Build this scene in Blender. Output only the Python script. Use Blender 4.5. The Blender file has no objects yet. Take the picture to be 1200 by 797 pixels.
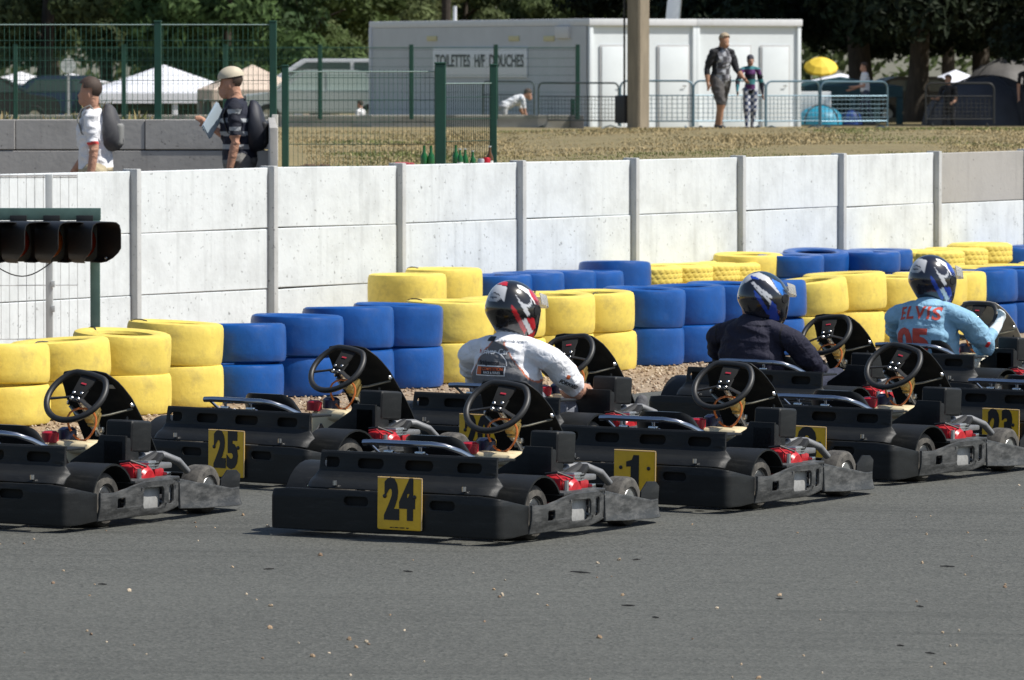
import bpy, bmesh, math, random
from mathutils import Vector, Matrix, Quaternion, noise
from mathutils.bvhtree import BVHTree

RND = random.Random(11)
SC = bpy.context.scene
COL = SC.collection
F = 7000.0            # focal length in photo pixels (photo 1200 wide)
H = 2.37              # camera height
PITCH = math.atan(323.5 / F)
CAMB = 0.010          # track camber, falls to the right
V = Vector
def rad(a): return math.radians(a)

def ray(u, v):
    k = (398.5 - v) / F
    return V(((u - 600) / F, math.cos(PITCH) + math.sin(PITCH) * k, -math.sin(PITCH) + math.cos(PITCH) * k))
def at(u, v, d):
    r = ray(u, v); s = d / r.y
    return V((r.x * s, d, H + r.z * s))
def zat(v, d): return at(600, v, d).z
def G(x): return -CAMB * x
def ground_at(u, v, z=0.0, camb=True):
    d = 30.0
    for _ in range(12):
        p = at(u, v, d)
        zz = z + (G(p.x) if camb else 0)
        d = d * (H - zz) / max(H - p.z, 1e-6)
    return at(u, v, d)

# ------------------------------------------------------------------ materials
MATS = {}
def mat(name, col, rough=0.6, metal=0.0, var=0.0, vscale=8.0, dirt=None, dscale=5.0, damt=0.5, bump=0.0, bscale=60.0,
        spec=0.5, coat=0.0, stretch=None, coords='Object', trans=0.0, emit=None):
    if name in MATS: return MATS[name]
    m = bpy.data.materials.new(name); m.use_nodes = True
    nt = m.node_tree; n = nt.nodes; L = nt.links
    b = n['Principled BSDF']
    b.inputs['Base Color'].default_value = (*col, 1)
    b.inputs['Roughness'].default_value = rough
    b.inputs['Metallic'].default_value = metal
    b.inputs['Specular IOR Level'].default_value = spec
    b.inputs['Coat Weight'].default_value = coat
    b.inputs['Coat Roughness'].default_value = 0.08
    if trans: b.inputs['Transmission Weight'].default_value = trans
    tc = n.new('ShaderNodeTexCoord'); src = tc.outputs[coords]
    if stretch:
        mp = n.new('ShaderNodeMapping'); mp.inputs['Scale'].default_value = stretch
        L.new(src, mp.inputs['Vector']); src2 = mp.outputs['Vector']
    else: src2 = src
    cur = None
    if var:
        t = n.new('ShaderNodeTexNoise'); t.inputs['Scale'].default_value = vscale; t.inputs['Detail'].default_value = 6; t.inputs['Roughness'].default_value = .65
        L.new(src2, t.inputs['Vector'])
        r = n.new('ShaderNodeMapRange'); r.inputs[1].default_value = .3; r.inputs[2].default_value = .7
        r.inputs[3].default_value = 1 - var; r.inputs[4].default_value = 1 + var
        L.new(t.outputs['Fac'], r.inputs[0])
        mx = n.new('ShaderNodeMix'); mx.data_type = 'RGBA'; mx.blend_type = 'MULTIPLY'; mx.inputs[0].default_value = 1
        mx.inputs[6].default_value = (*col, 1)
        L.new(r.outputs[0], mx.inputs[7]); cur = mx.outputs[2]
    if dirt:
        t = n.new('ShaderNodeTexNoise'); t.inputs['Scale'].default_value = dscale; t.inputs['Detail'].default_value = 8; t.inputs['Roughness'].default_value = .7
        L.new(src2, t.inputs['Vector'])
        r = n.new('ShaderNodeMapRange'); r.inputs[1].default_value = .62 - .3 * damt; r.inputs[2].default_value = .85 - .25 * damt
        r.inputs[3].default_value = 0; r.inputs[4].default_value = min(1, .35 + damt * .6)
        L.new(t.outputs['Fac'], r.inputs[0])
        mx = n.new('ShaderNodeMix'); mx.data_type = 'RGBA'
        L.new(r.outputs[0], mx.inputs[0])
        if cur: L.new(cur, mx.inputs[6])
        else: mx.inputs[6].default_value = (*col, 1)
        mx.inputs[7].default_value = (*dirt, 1); cur = mx.outputs[2]
        rr = n.new('ShaderNodeMapRange'); rr.inputs[3].default_value = rough; rr.inputs[4].default_value = min(1, rough + .3)
        L.new(r.outputs[0], rr.inputs[0]); L.new(rr.outputs[0], b.inputs['Roughness'])
    if cur: L.new(cur, b.inputs['Base Color'])
    if bump:
        t = n.new('ShaderNodeTexNoise'); t.inputs['Scale'].default_value = bscale; t.inputs['Detail'].default_value = 4
        L.new(src, t.inputs['Vector'])
        bp = n.new('ShaderNodeBump'); bp.inputs['Strength'].default_value = bump; bp.inputs['Distance'].default_value = .01
        L.new(t.outputs['Fac'], bp.inputs['Height']); L.new(bp.outputs['Normal'], b.inputs['Normal'])
    if emit:
        b.inputs['Emission Color'].default_value = (*emit[:3], 1); b.inputs['Emission Strength'].default_value = emit[3]
    MATS[name] = m
    return m

def attr_mat(name, rough=0.8, bump=0.15, bscale=35, coat=0.0, spec=.3):
    """colour of the cloth / paint pattern comes from a colour attribute"""
    if name in MATS: return MATS[name]
    m = bpy.data.materials.new(name); m.use_nodes = True
    nt = m.node_tree; n = nt.nodes; L = nt.links; b = n['Principled BSDF']
    a = n.new('ShaderNodeAttribute'); a.attribute_name = 'paint'
    t = n.new('ShaderNodeTexNoise'); t.inputs['Scale'].default_value = 14; t.inputs['Detail'].default_value = 5
    tc = n.new('ShaderNodeTexCoord'); L.new(tc.outputs['Object'], t.inputs['Vector'])
    r = n.new('ShaderNodeMapRange'); r.inputs[3].default_value = .82; r.inputs[4].default_value = 1.15
    L.new(t.outputs['Fac'], r.inputs[0])
    mx = n.new('ShaderNodeMix'); mx.data_type = 'RGBA'; mx.blend_type = 'MULTIPLY'; mx.inputs[0].default_value = 1
    L.new(a.outputs['Color'], mx.inputs[6]); L.new(r.outputs[0], mx.inputs[7])
    L.new(mx.outputs[2] if coat == 0 else a.outputs['Color'], b.inputs['Base Color'])
    b.inputs['Roughness'].default_value = rough; b.inputs['Coat Weight'].default_value = coat; b.inputs['Specular IOR Level'].default_value = spec
    if bump:
        w = n.new('ShaderNodeTexNoise'); w.inputs['Scale'].default_value = bscale * .4; w.inputs['Detail'].default_value = 3; w.inputs['Distortion'].default_value = .8
        L.new(tc.outputs['Object'], w.inputs['Vector'])
        bp = n.new('ShaderNodeBump'); bp.inputs['Strength'].default_value = bump; bp.inputs['Distance'].default_value = .03
        L.new(w.outputs['Fac'], bp.inputs['Height']); L.new(bp.outputs['Normal'], b.inputs['Normal'])
    MATS[name] = m
    return m

# ------------------------------------------------------------------ mesh builder
class MB:
    def __init__(s): s.bm = bmesh.new(); s.mi = 0
    def face(s, vs):
        try:
            f = s.bm.faces.new(vs); f.material_index = s.mi; return f
        except ValueError: return None
    def box(s, c, size, rot=None, bevel=0.0, seg=2):
        b2 = bmesh.new(); bmesh.ops.create_cube(b2, size=1)
        for v in b2.verts: v.co = V((v.co.x * size[0], v.co.y * size[1], v.co.z * size[2]))
        if bevel: bmesh.ops.bevel(b2, geom=b2.edges[:], offset=bevel, segments=seg, affect='EDGES', profile=.6)
        M = Matrix.Translation(c) @ (rot.to_4x4() if rot else Matrix())
        s.add(b2, M); return s
    def add(s, b2, M=Matrix(), mi=None):
        mp = {}
        for v in b2.verts: mp[v] = s.bm.verts.new(M @ v.co)
        for f in b2.faces:
            try:
                nf = s.bm.faces.new([mp[v] for v in f.verts]); nf.material_index = s.mi if mi is None else mi
            except ValueError: pass
        b2.free(); return s
    def tube(s, pts, r, n=8, closed=False, cap=True, flat=1.0):
        pts = [V(p) for p in pts]; N = len(pts)
        rs = r if isinstance(r, (list, tuple)) else [r] * N
        rings = []; up = None
        for i, p in enumerate(pts):
            if closed: t = pts[(i + 1) % N] - pts[i - 1]
            else: t = pts[min(i + 1, N - 1)] - pts[max(i - 1, 0)]
            t.normalize()
            if up is None:
                up = V((0, 0, 1)) if abs(t.z) < .9 else V((1, 0, 0))
            x = t.cross(up);
            if x.length < 1e-5: x = t.orthogonal()
            x.normalize(); y = x.cross(t).normalized(); up = y
            rings.append([s.bm.verts.new(p + x * math.cos(a) * rs[i] + y * math.sin(a) * rs[i] * flat) for a in [2 * math.pi * k / n for k in range(n)]])
        for i in range(N if closed else N - 1):
            A, B = rings[i], rings[(i + 1) % N]
            for k in range(n): s.face([A[k], A[(k + 1) % n], B[(k + 1) % n], B[k]])
        if cap and not closed:
            s.face(rings[0][::-1]); s.face(rings[-1])
        return s
    def lathe(s, prof, n=24, M=Matrix(), closed=False, rmod=None):
        rings = []
        for j, (r, z) in enumerate(prof):
            rings.append([s.bm.verts.new(M @ V(((r + (rmod(j, k) if rmod else 0)) * math.cos(2 * math.pi * k / n), (r + (rmod(j, k) if rmod else 0)) * math.sin(2 * math.pi * k / n), z))) for k in range(n)])
        m = len(prof)
        for j in range(m if closed else m - 1):
            A, B = rings[j], rings[(j + 1) % m]
            for k in range(n): s.face([A[k], A[(k + 1) % n], B[(k + 1) % n], B[k]])
        if not closed:
            if prof[0][0] > 1e-4: s.face(rings[0][::-1])
            if prof[-1][0] > 1e-4: s.face(rings[-1])
        return s
    def prism(s, poly, depth, M=Matrix(), bevel=0.0):
        """poly in XY, extruded along Z by depth (centred)"""
        b2 = bmesh.new()
        a = [b2.verts.new((x, y, -depth / 2)) for x, y in poly]; c = [b2.verts.new((x, y, depth / 2)) for x, y in poly]
        n = len(poly)
        b2.faces.new(a[::-1]); b2.faces.new(c)
        for i in range(n): b2.faces.new([a[i], a[(i + 1) % n], c[(i + 1) % n], c[i]])
        if bevel: bmesh.ops.bevel(b2, geom=b2.edges[:], offset=bevel, segments=2, affect='EDGES')
        s.add(b2, M); return s
    def quad(s, a, b, c, d): s.face([s.bm.verts.new(V(p)) for p in (a, b, c, d)]); return s
    def ball(s, c, r, n=12, sc=(1, 1, 1), rot=None):
        b2 = bmesh.new(); bmesh.ops.create_uvsphere(b2, u_segments=n, v_segments=max(6, n * 2 // 3), radius=1)
        M = Matrix.Translation(c) @ (rot.to_4x4() if rot else Matrix()) @ Matrix.Diagonal((r * sc[0], r * sc[1], r * sc[2], 1))
        s.add(b2, M); return s
    def mesh(s, name, mats, smooth=35):
        bmesh.ops.recalc_face_normals(s.bm, faces=s.bm.faces[:])
        me = bpy.data.meshes.new(name); s.bm.to_mesh(me); s.bm.free()
        for m in (mats if isinstance(mats, (list, tuple)) else [mats]): me.materials.append(m)
        if smooth:
            me.polygons.foreach_set('use_smooth', [True] * len(me.polygons))
            me.set_sharp_from_angle(angle=rad(smooth))
        me.update(); return me
    def build(s, name, mats, parent=None, smooth=35, loc=None):
        o = bpy.data.objects.new(name, s.mesh(name, mats, smooth)); COL.objects.link(o)
        if parent: o.parent = parent
        if loc is not None: o.location = loc
        return o

def link_mesh(name, me, parent=None):
    o = bpy.data.objects.new(name, me); COL.objects.link(o)
    if parent: o.parent = parent
    return o
def tag(o, label=None, cat=None, group=None, kind=None):
    if label: o['label'] = label
    if cat: o['category'] = cat
    if group: o['group'] = group
    if kind: o['kind'] = kind
    return o
def empty(name, loc=(0, 0, 0), rz=0.0, label=None, cat=None, group=None):
    o = bpy.data.objects.new(name, None); COL.objects.link(o); o.empty_display_size = .1
    o.location = loc; o.rotation_euler = (0, 0, rz)
    return tag(o, label, cat, group)
def kids(o): return [c for c in bpy.data.objects if c.parent == o]
def copy_tree(o, parent=None, index=None):
    if index is None:
        index = {}
        for c in bpy.data.objects:
            if c.parent: index.setdefault(c.parent.name, []).append(c)
    c = o.copy(); COL.objects.link(c)
    if parent: c.parent = parent
    for ch in index.get(o.name, []): copy_tree(ch, c, index)
    return c

# ------------------------------------------------------------------ curve plates and text
def rr(cx, cy, w, h, r, n=4):
    out = []
    for (sx, sy, a0) in ((1, 1, 0), (-1, 1, 90), (-1, -1, 180), (1, -1, 270)):
        for k in range(n + 1):
            a = rad(a0 + 90 * k / n)
            out.append((cx + sx * (w / 2 - r) + r * math.cos(a), cy + sy * (h / 2 - r) + r * math.sin(a)))
    return out
def _curve_to_bm(cu):
    ob = bpy.data.objects.new('tmp_curve', cu); COL.objects.link(ob)
    dg = bpy.context.evaluated_depsgraph_get(); dg.update()
    me = bpy.data.meshes.new_from_object(ob.evaluated_get(dg))
    bm = bmesh.new(); bm.from_mesh(me)
    bpy.data.objects.remove(ob); bpy.data.curves.remove(cu); bpy.data.meshes.remove(me)
    bmesh.ops.remove_doubles(bm, verts=bm.verts[:], dist=1e-5)
    return bm
def plate(outline, holes=(), thick=.006, bev=.002):
    cu = bpy.data.curves.new('tmp', 'CURVE'); cu.dimensions = '2D'; cu.fill_mode = 'BOTH'
    cu.extrude = max(thick / 2 - bev, 1e-4); cu.bevel_depth = bev; cu.bevel_resolution = 1; cu.offset = -bev
    for poly in [outline] + list(holes):
        sp = cu.splines.new('POLY'); sp.points.add(len(poly) - 1)
        for p, (x, y) in zip(sp.points, poly): p.co = (x, y, 0, 1)
        sp.use_cyclic_u = True
    return _curve_to_bm(cu)
def text_bm(txt, size, extrude=.001, bold=0.0, sx=1.0, align='CENTER', space=1.0):
    cu = bpy.data.curves.new('tmp', 'FONT'); cu.body = txt; cu.size = size; cu.extrude = extrude
    cu.offset = bold; cu.align_x = align; cu.align_y = 'CENTER'; cu.resolution_u = 3; cu.space_character = space
    bm = _curve_to_bm(cu)
    for v in bm.verts: v.co.x *= sx
    return bm
def cut(bm, axis, vals):
    n = V((1, 0, 0)) if axis == 'x' else V((0, 1, 0))
    for a in vals:
        bmesh.ops.bisect_plane(bm, geom=bm.verts[:] + bm.edges[:] + bm.faces[:], dist=1e-6, plane_co=n * a, plane_no=n)
    return bm
def frange(a, b, n): return [a + (b - a) * i / (n - 1) for i in range(n)]
def path_fn(pts, s0=0.0):
    """arc length parametrised 2D polyline; returns f(s)->(x,y,nx,ny) with the normal to the right of travel"""
    P = [V((*p, 0)) for p in pts]; L = [0]
    for a, b in zip(P, P[1:]): L.append(L[-1] + (b - a).length)
    def f(s):
        s = min(max(s + s0, 0), L[-1] - 1e-7)
        i = 0
        while L[i + 1] < s: i += 1
        t = (s - L[i]) / (L[i + 1] - L[i])
        p = P[i].lerp(P[i + 1], t); d = (P[i + 1] - P[i]).normalized()
        # smooth normal
        d0 = (P[i] - P[i - 1]).normalized() if i > 0 else d
        d2 = (P[i + 2] - P[i + 1]).normalized() if i + 2 < len(P) else d
        dd = ((d0 + d) * (1 - t) + (d + d2) * t).normalized()
        return p.x, p.y, dd.y, -dd.x
    return f, L[-1]
def arc2(cx, cy, r, a0, a1, n=6):
    return [(cx + r * math.cos(rad(a0 + (a1 - a0) * k / n)), cy + r * math.sin(rad(a0 + (a1 - a0) * k / n))) for k in range(n + 1)]
def interp(xs, ys, x):
    if x <= xs[0]: return ys[0]
    for a, b, c, d in zip(xs, xs[1:], ys, ys[1:]):
        if x <= b: return c + (d - c) * (x - a) / (b - a)
    return ys[-1]
def smooth01(a, b, x):
    t = min(max((x - a) / (b - a), 0), 1); return t * t * (3 - 2 * t)
# ------------------------------------------------------------------ camera, light, world
cam = bpy.data.cameras.new('camera'); camo = bpy.data.objects.new('camera', cam); COL.objects.link(camo)
camo.location = (0, 0, H); camo.rotation_euler = (math.pi / 2 - PITCH, 0, 0)
cam.sensor_width = 36; cam.lens = F / 1200 * 36; cam.clip_end = 2000; cam.clip_start = .5
cam.dof.use_dof = True; cam.dof.focus_distance = 33.0; cam.dof.aperture_fstop = 13
SC.camera = camo
SUN = V((.98, -.20, 0)).normalized() * math.cos(rad(54)) + V((0, 0, math.sin(rad(54))))
sl = bpy.data.lights.new('sun', 'SUN'); sl.energy = 4.6; sl.angle = rad(.53); sl.color = (1, .96, .89)
slo = bpy.data.objects.new('sun', sl); COL.objects.link(slo); slo.rotation_euler = (-SUN).to_track_quat('-Z', 'Y').to_euler()
w = bpy.data.worlds.new('World'); SC.world = w; w.use_nodes = True
nt = w.node_tree; bg = nt.nodes['Background']; sk = nt.nodes.new('ShaderNodeTexSky'); sk.sky_type = 'NISHITA'; sk.sun_disc = False
sk.sun_elevation = rad(54); sk.sun_rotation = math.atan2(SUN.x, SUN.y); sk.air_density = 1.0; sk.dust_density = 1.2; sk.ozone_density = 1.0
nt.links.new(sk.outputs[0], bg.inputs[0]); bg.inputs[1].default_value = .098
SC.view_settings.view_transform = 'Standard'; SC.view_settings.look = 'None'; SC.view_settings.exposure = 0.30; SC.view_settings.gamma = 1
SC.render.film_transparent = False
SC.cycles.max_bounces = 6; SC.cycles.transparent_max_bounces = 8
SC.cycles.use_denoising = True

# ------------------------------------------------------------------ wall line
W0 = V((-2.04, 50.15, 0)); WD = V((.538, .843, 0)).normalized(); WN = V((WD.y, -WD.x, 0))   # WN faces the track (right, towards camera)
def wall_d(u):  # depth of the wall at photo column u
    k = (u - 600) / F
    # W0 + t WD : x = k*y
    t = (k * W0.y - W0.x) / (WD.x - k * WD.y)
    return W0.y + t * WD.y
def tyre_line(u): return 7000 / (172.4 - .0414 * (u - 147))

# ------------------------------------------------------------------ grounds
def ground_mat(name, base, specks, spscale, rough=.85, marks=False, bump=.4):
    m = bpy.data.materials.new(name); m.use_nodes = True; nt = m.node_tree; n = nt.nodes; L = nt.links; b = n['Principled BSDF']
    tc = n.new('ShaderNodeTexCoord')
    def noi(sc, det=6, ro=.6, vec=None):
        t = n.new('ShaderNodeTexNoise'); t.inputs['Scale'].default_value = sc; t.inputs['Detail'].default_value = det; t.inputs['Roughness'].default_value = ro
        L.new(vec or tc.outputs['Object'], t.inputs['Vector']); return t.outputs['Fac']
    def rng(src, a, b_, c, d):
        r = n.new('ShaderNodeMapRange'); r.inputs[1].default_value = a; r.inputs[2].default_value = b_; r.inputs[3].default_value = c; r.inputs[4].default_value = d
        L.new(src, r.inputs[0]); return r.outputs[0]
    def mixc(fac, a, bb, mode='MIX'):
        x = n.new('ShaderNodeMix'); x.data_type = 'RGBA'; x.blend_type = mode
        if hasattr(fac, 'links'): L.new(fac, x.inputs[0])
        else: x.inputs[0].default_value = fac
        for i, q in ((6, a), (7, bb)):
            if hasattr(q, 'links'): L.new(q, x.inputs[i])
            else: x.inputs[i].default_value = (*q, 1)
        return x.outputs[2]
    big = noi(.35, 4); mid = noi(2.2, 6); 
    c = mixc(rng(big, .3, .7, 0, 1), tuple(x * .80 for x in base), tuple(x * 1.16 for x in base))
    c = mixc(rng(mid, .35, .7, 0, .35), c, tuple(x * .78 for x in base))
    vo = n.new('ShaderNodeTexVoronoi'); vo.inputs['Scale'].default_value = spscale; L.new(tc.outputs['Object'], vo.inputs['Vector'])
    bw = n.new('ShaderNodeSeparateColor'); L.new(vo.outputs['Color'], bw.inputs[0])
    c = mixc(rng(bw.outputs[0], 0, 1, .0, .8), c, specks)
    c = mixc(rng(bw.outputs[1], .72, 1, .0, .7), c, tuple(x * .45 for x in base))
    if marks:   # rubber laid by tyres: long curved streaks
        mp = n.new('ShaderNodeMapping'); mp.inputs['Rotation'].default_value = (0, 0, rad(-62)); mp.inputs['Scale'].default_value = (.22, 3.2, 1)
        L.new(tc.outputs['Object'], mp.inputs['Vector'])
        t = n.new('ShaderNodeTexNoise'); t.inputs['Scale'].default_value = 1.0; t.inputs['Detail'].default_value = 4; t.inputs['Distortion'].default_value = 1.2
        L.new(mp.outputs[0], t.inputs['Vector'])
        c = mixc(rng(t.outputs['Fac'], .53, .7, 0, .42), c, tuple(x * .6 for x in base))
        mp2 = n.new('ShaderNodeMapping'); mp2.inputs['Rotation'].default_value = (0, 0, rad(-20)); mp2.inputs['Scale'].default_value = (.15, 5, 1)
        L.new(tc.outputs['Object'], mp2.inputs['Vector'])
        t2 = n.new('ShaderNodeTexNoise'); t2.inputs['Scale'].default_value = .8; t2.inputs['Detail'].default_value = 3; t2.inputs['Distortion'].default_value = .8
        L.new(mp2.outputs[0], t2.inputs['Vector'])
        c = mixc(rng(t2.outputs['Fac'], .55, .72, 0, .25), c, tuple(x * .65 for x in base))
    L.new(c, b.inputs['Base Color']); b.inputs['Roughness'].default_value = rough; b.inputs['Specular IOR Level'].default_value = .3
    bp = n.new('ShaderNodeBump'); bp.inputs['Strength'].default_value = bump; bp.inputs['Distance'].default_value = .008
    L.new(vo.outputs['Distance'], bp.inputs['Height']); L.new(bp.outputs[0], b.inputs['Normal'])
    return m
M_ASPH = ground_mat('asphalt', (.071, .0735, .065), (.122, .122, .11), 70, marks=True)
M_GRAV = ground_mat('gravel_bed', (.22, .16, .10), (.42, .33, .24), 38, rough=.95, bump=.8)
M_EARTH = ground_mat('earth', (.19, .15, .085), (.26, .21, .12), 9, rough=1)
M_GRASSG = ground_mat('dry_grass_ground', (.235, .185, .098), (.17, .15, .065), 9, rough=1)
M_PATH = ground_mat('path', (.2, .18, .15), (.25, .22, .18), 15)

def sheet(name, pts, m, dz, nx=1):
    mb = MB(); vs = [mb.bm.verts.new((x, y, G(x) + dz)) for x, y in pts]; mb.face(vs)
    return tag(mb.build(name, m, smooth=0), kind='structure')
sheet('ground', [(-80, -60), (80, -60), (80, 420), (-80, 420)], M_EARTH, -.03)
# asphalt edge runs beside the far column of karts
EA = ground_at(150, 512); EB = ground_at(1140, 427)
ed = (EB - EA).normalized()
sheet('gravel', [(EA.x - ed.x * 40, EA.y - ed.y * 40), (EB.x + ed.x * 40, EB.y + ed.y * 40),
                 (W0.x + WD.x * 60 - .3, W0.y + WD.y * 60), (W0.x - WD.x * 50 - .3, W0.y - WD.y * 50)], M_GRAV, -.012)
a0 = EA - ed * 60; b0 = EB + ed * 60
sheet('track', [(a0.x - 30, -60), (79, -60), (79, b0.y), (b0.x, b0.y), (a0.x, a0.y), (a0.x - 30, a0.y)], M_ASPH, 0)

# real stones on the gravel where it can be seen, and loose pebbles thrown onto the track
def stones(name, spots, m, zoff):
    mb = MB()
    base = bmesh.new(); bmesh.ops.create_icosphere(base, subdivisions=1, radius=1)
    bv = [v.co.copy() for v in base.verts]; bf = [[v.index for v in f.verts] for f in base.faces]; base.free()
    for (x, y, r) in spots:
        q = Quaternion((RND.gauss(0, 1), RND.gauss(0, 1), RND.gauss(0, 1), RND.gauss(0, 1))).normalized()
        sc = V((1, RND.uniform(.6, 1), RND.uniform(.45, .8))) * r
        c = V((x, y, G(x) + zoff + r * .25)); mb.mi = RND.randrange(4)
        vs = [mb.bm.verts.new(c + q @ V((p.x * sc.x, p.y * sc.y, p.z * sc.z))) for p in bv]
        for f in bf: mb.face([vs[i] for i in f])
    return tag(mb.build(name, m, smooth=0), kind='stuff')
ST = [mat('stone_%d' % i, c, .9, var=.2, vscale=40) for i, c in enumerate([(.40, .30, .20), (.30, .21, .13), (.50, .41, .30), (.21, .14, .09)])]
spots = []
nrm = V((-ed.y, ed.x, 0))
L_e = (EB - EA).length
for _ in range(17000):
    t = RND.uniform(-4, L_e + 3); s = RND.uniform(-.05, 5.6)
    p = EA + ed * t + nrm * s
    spots.append((p.x, p.y, RND.uniform(.007, .019)))
stones('gravel_stones', spots, ST, -.012)
spots = []
for _ in range(150):
    u = RND.uniform(-60, 1260); v = RND.uniform(585, 800) if RND.random() < .7 else RND.uniform(480, 640)
    p = ground_at(u, v); spots.append((p.x, p.y, RND.choice((.006, .007, .008, .009, .011, .014))))
stones('pebbles', spots, ST, 0)
# torn rubber crumbs on the racing surface
mb = MB()
for (u, v, l) in ((1110, 665, .07), (478, 671, .05), (680, 672, .1), (746, 657, .04), (1078, 712, .03), (1090, 767, .04), (315, 668, .05), (120, 686, .04), (768, 725, .03), (913, 703, .03), (736, 711, .06), (820, 600, .05), (1055, 758, .03)):
    p = ground_at(u, v); a = RND.uniform(-.4, .4)
    mb.tube([p + V((-.5 * l * math.cos(a), -l * math.sin(a), .006)), p + V((0, .005, .006)), p + V((.5 * l * math.cos(a), l * math.sin(a), .005))], [.002, .004, .002], n=5)
tag(mb.build('rubber_crumbs', mat('rubber_crumb', (.012, .012, .012), .9)), kind='stuff')

# bank behind the wall: polar sheet (columns u, rows d), retained by the wall and by the block wall at the far end
BLOCK_D = 60.0
def bank_z(u, d):
    a = smooth01(560, 760, u)
    zr = interp([45, 60, 75, 109, 138, 160, 420], [1.46, 1.40, 1.335, 1.2, .83, .8, .8], d)
    zl = interp([45, 60, 90, 125, 141, 160, 420], [1.44, 1.36, 1.17, .98, .88, .85, .8], d)
    zz = zl + (zr - zl) * a
    if u < 330: zz += .3 * smooth01(330, 300, u) * smooth01(125, 62, d)
    return zz
us = [-1400, -1000, -700, -500, -350, -250, -150, -60, 0, 60, 120, 180, 240, 290, 321.5, 322.5, 360, 420, 480, 540, 600, 660, 720, 780, 840, 900, 960, 1020, 1080, 1140, 1200, 1300, 1450, 1700, 2100, 2600]
mb = MB(); grid = []
for u in us:
    d0 = wall_d(u) + .12 if u > 322 else max(BLOCK_D + .1, wall_d(u) + 1)
    row = []
    for k, d in enumerate([d0, d0 + 1.2, d0 + 3, d0 + 6, 72, 80, 90, 100, 109, 117, 125, 141, 160, 200, 420]):
        d = max(d, d0 + k * .01)
        p = at(u, 75, d); p.z = bank_z(u, d) + (noise.noise(V((p.x * .4, p.y * .2, 0))) * .05 if 3 < k < 10 else 0)
        row.append(mb.bm.verts.new(p))
    grid.append(row)
for A, B in zip(grid, grid[1:]):
    for k in range(len(A) - 1): mb.face([A[k], B[k], B[k + 1], A[k + 1]])
tag(mb.build('grass_bank', M_GRASSG), kind='structure')
mb = MB(); g2 = []
for u in (-1400, -700, -350, -150, 0, 150, 325):
    row = [mb.bm.verts.new((at(u, 75, d).x, d, .5)) for d in (wall_d(u) + .1, max(BLOCK_D + .15, wall_d(u) + 1.2))]
    g2.append(row)
for A, B in zip(g2, g2[1:]): mb.face([A[0], B[0], B[1], A[1]])
tag(mb.build('path', M_PATH), kind='structure')

# grass blades
mb = MB()
for _ in range(46000):
    u = RND.uniform(325, 1260); k = RND.random() ** .75; d0 = wall_d(u) + .15
    d = 1 / (1 / d0 + (1 / 124 - 1 / d0) * k)
    p = at(u, 75, d); p.z = bank_z(u, d)
    clump = noise.noise(V((p.x * .9, p.y * .35, 3)))
    if clump < -.15 and RND.random() < .6: continue
    h = RND.uniform(.010, .026) * (1 + .6 * clump) * (.7 + .6 * smooth01(60, 95, d)); wd = RND.uniform(.006, .012) * (1 + smooth01(55, 95, d) * 1.2)
    green = noise.noise(V((p.x * .45, p.y * .07, 9))) * 1.3 + RND.gauss(0, .10)
    if 380 < u < 450 and d < 75: green += .25
    mb.mi = 2 if green > .3 else (1 if green > .06 else 0)
    if RND.random() < .15: mb.mi = 3
    a = RND.uniform(0, math.pi); dx, dy = math.cos(a) * wd, math.sin(a) * wd
    lx, ly = RND.gauss(0, .35) * h, RND.gauss(0, .35) * h
    mb.face([mb.bm.verts.new(q) for q in ((p.x - dx, p.y - dy, p.z - .01), (p.x + dx, p.y + dy, p.z - .01), (p.x + lx, p.y + ly, p.z + h))])
GM = [mat('straw', (.38, .295, .155), 1), mat('olive_grass', (.30, .25, .115), 1), mat('green_grass', (.17, .19, .065), 1), mat('pale_straw', (.45, .36, .20), 1)]
tag(mb.build('grass', GM, smooth=0), kind='stuff')
# tall weeds along the top of the block wall
mb = MB()
for _ in range(900):
    u = RND.choice((RND.uniform(-40, 200), RND.uniform(-20, 185), RND.uniform(200, 318))); d = BLOCK_D + RND.uniform(.3, 1.5)
    p = at(u, 75, d); p.z = bank_z(u, d); h = RND.uniform(.06, .3) * (.5 + abs(noise.noise(V((p.x * 2, 0, 0)))) * 1.6) * (.35 if u > 200 else 1)
    mb.mi = RND.choice((0, 1, 1, 2, 2, 3)); a = RND.uniform(0, math.pi); wd = .012
    top = p + V((RND.gauss(0, .3) * h, RND.gauss(0, .3) * h, h)); mid = p.lerp(top, .55) + V((0, 0, h * .1))
    dx = V((math.cos(a) * wd, math.sin(a) * wd, 0))
    mb.face([mb.bm.verts.new(q) for q in (p - dx, p + dx, mid + dx * 1.4, top, mid - dx * 1.4)])
tag(mb.build('weeds', GM, smooth=0), kind='stuff')

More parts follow.
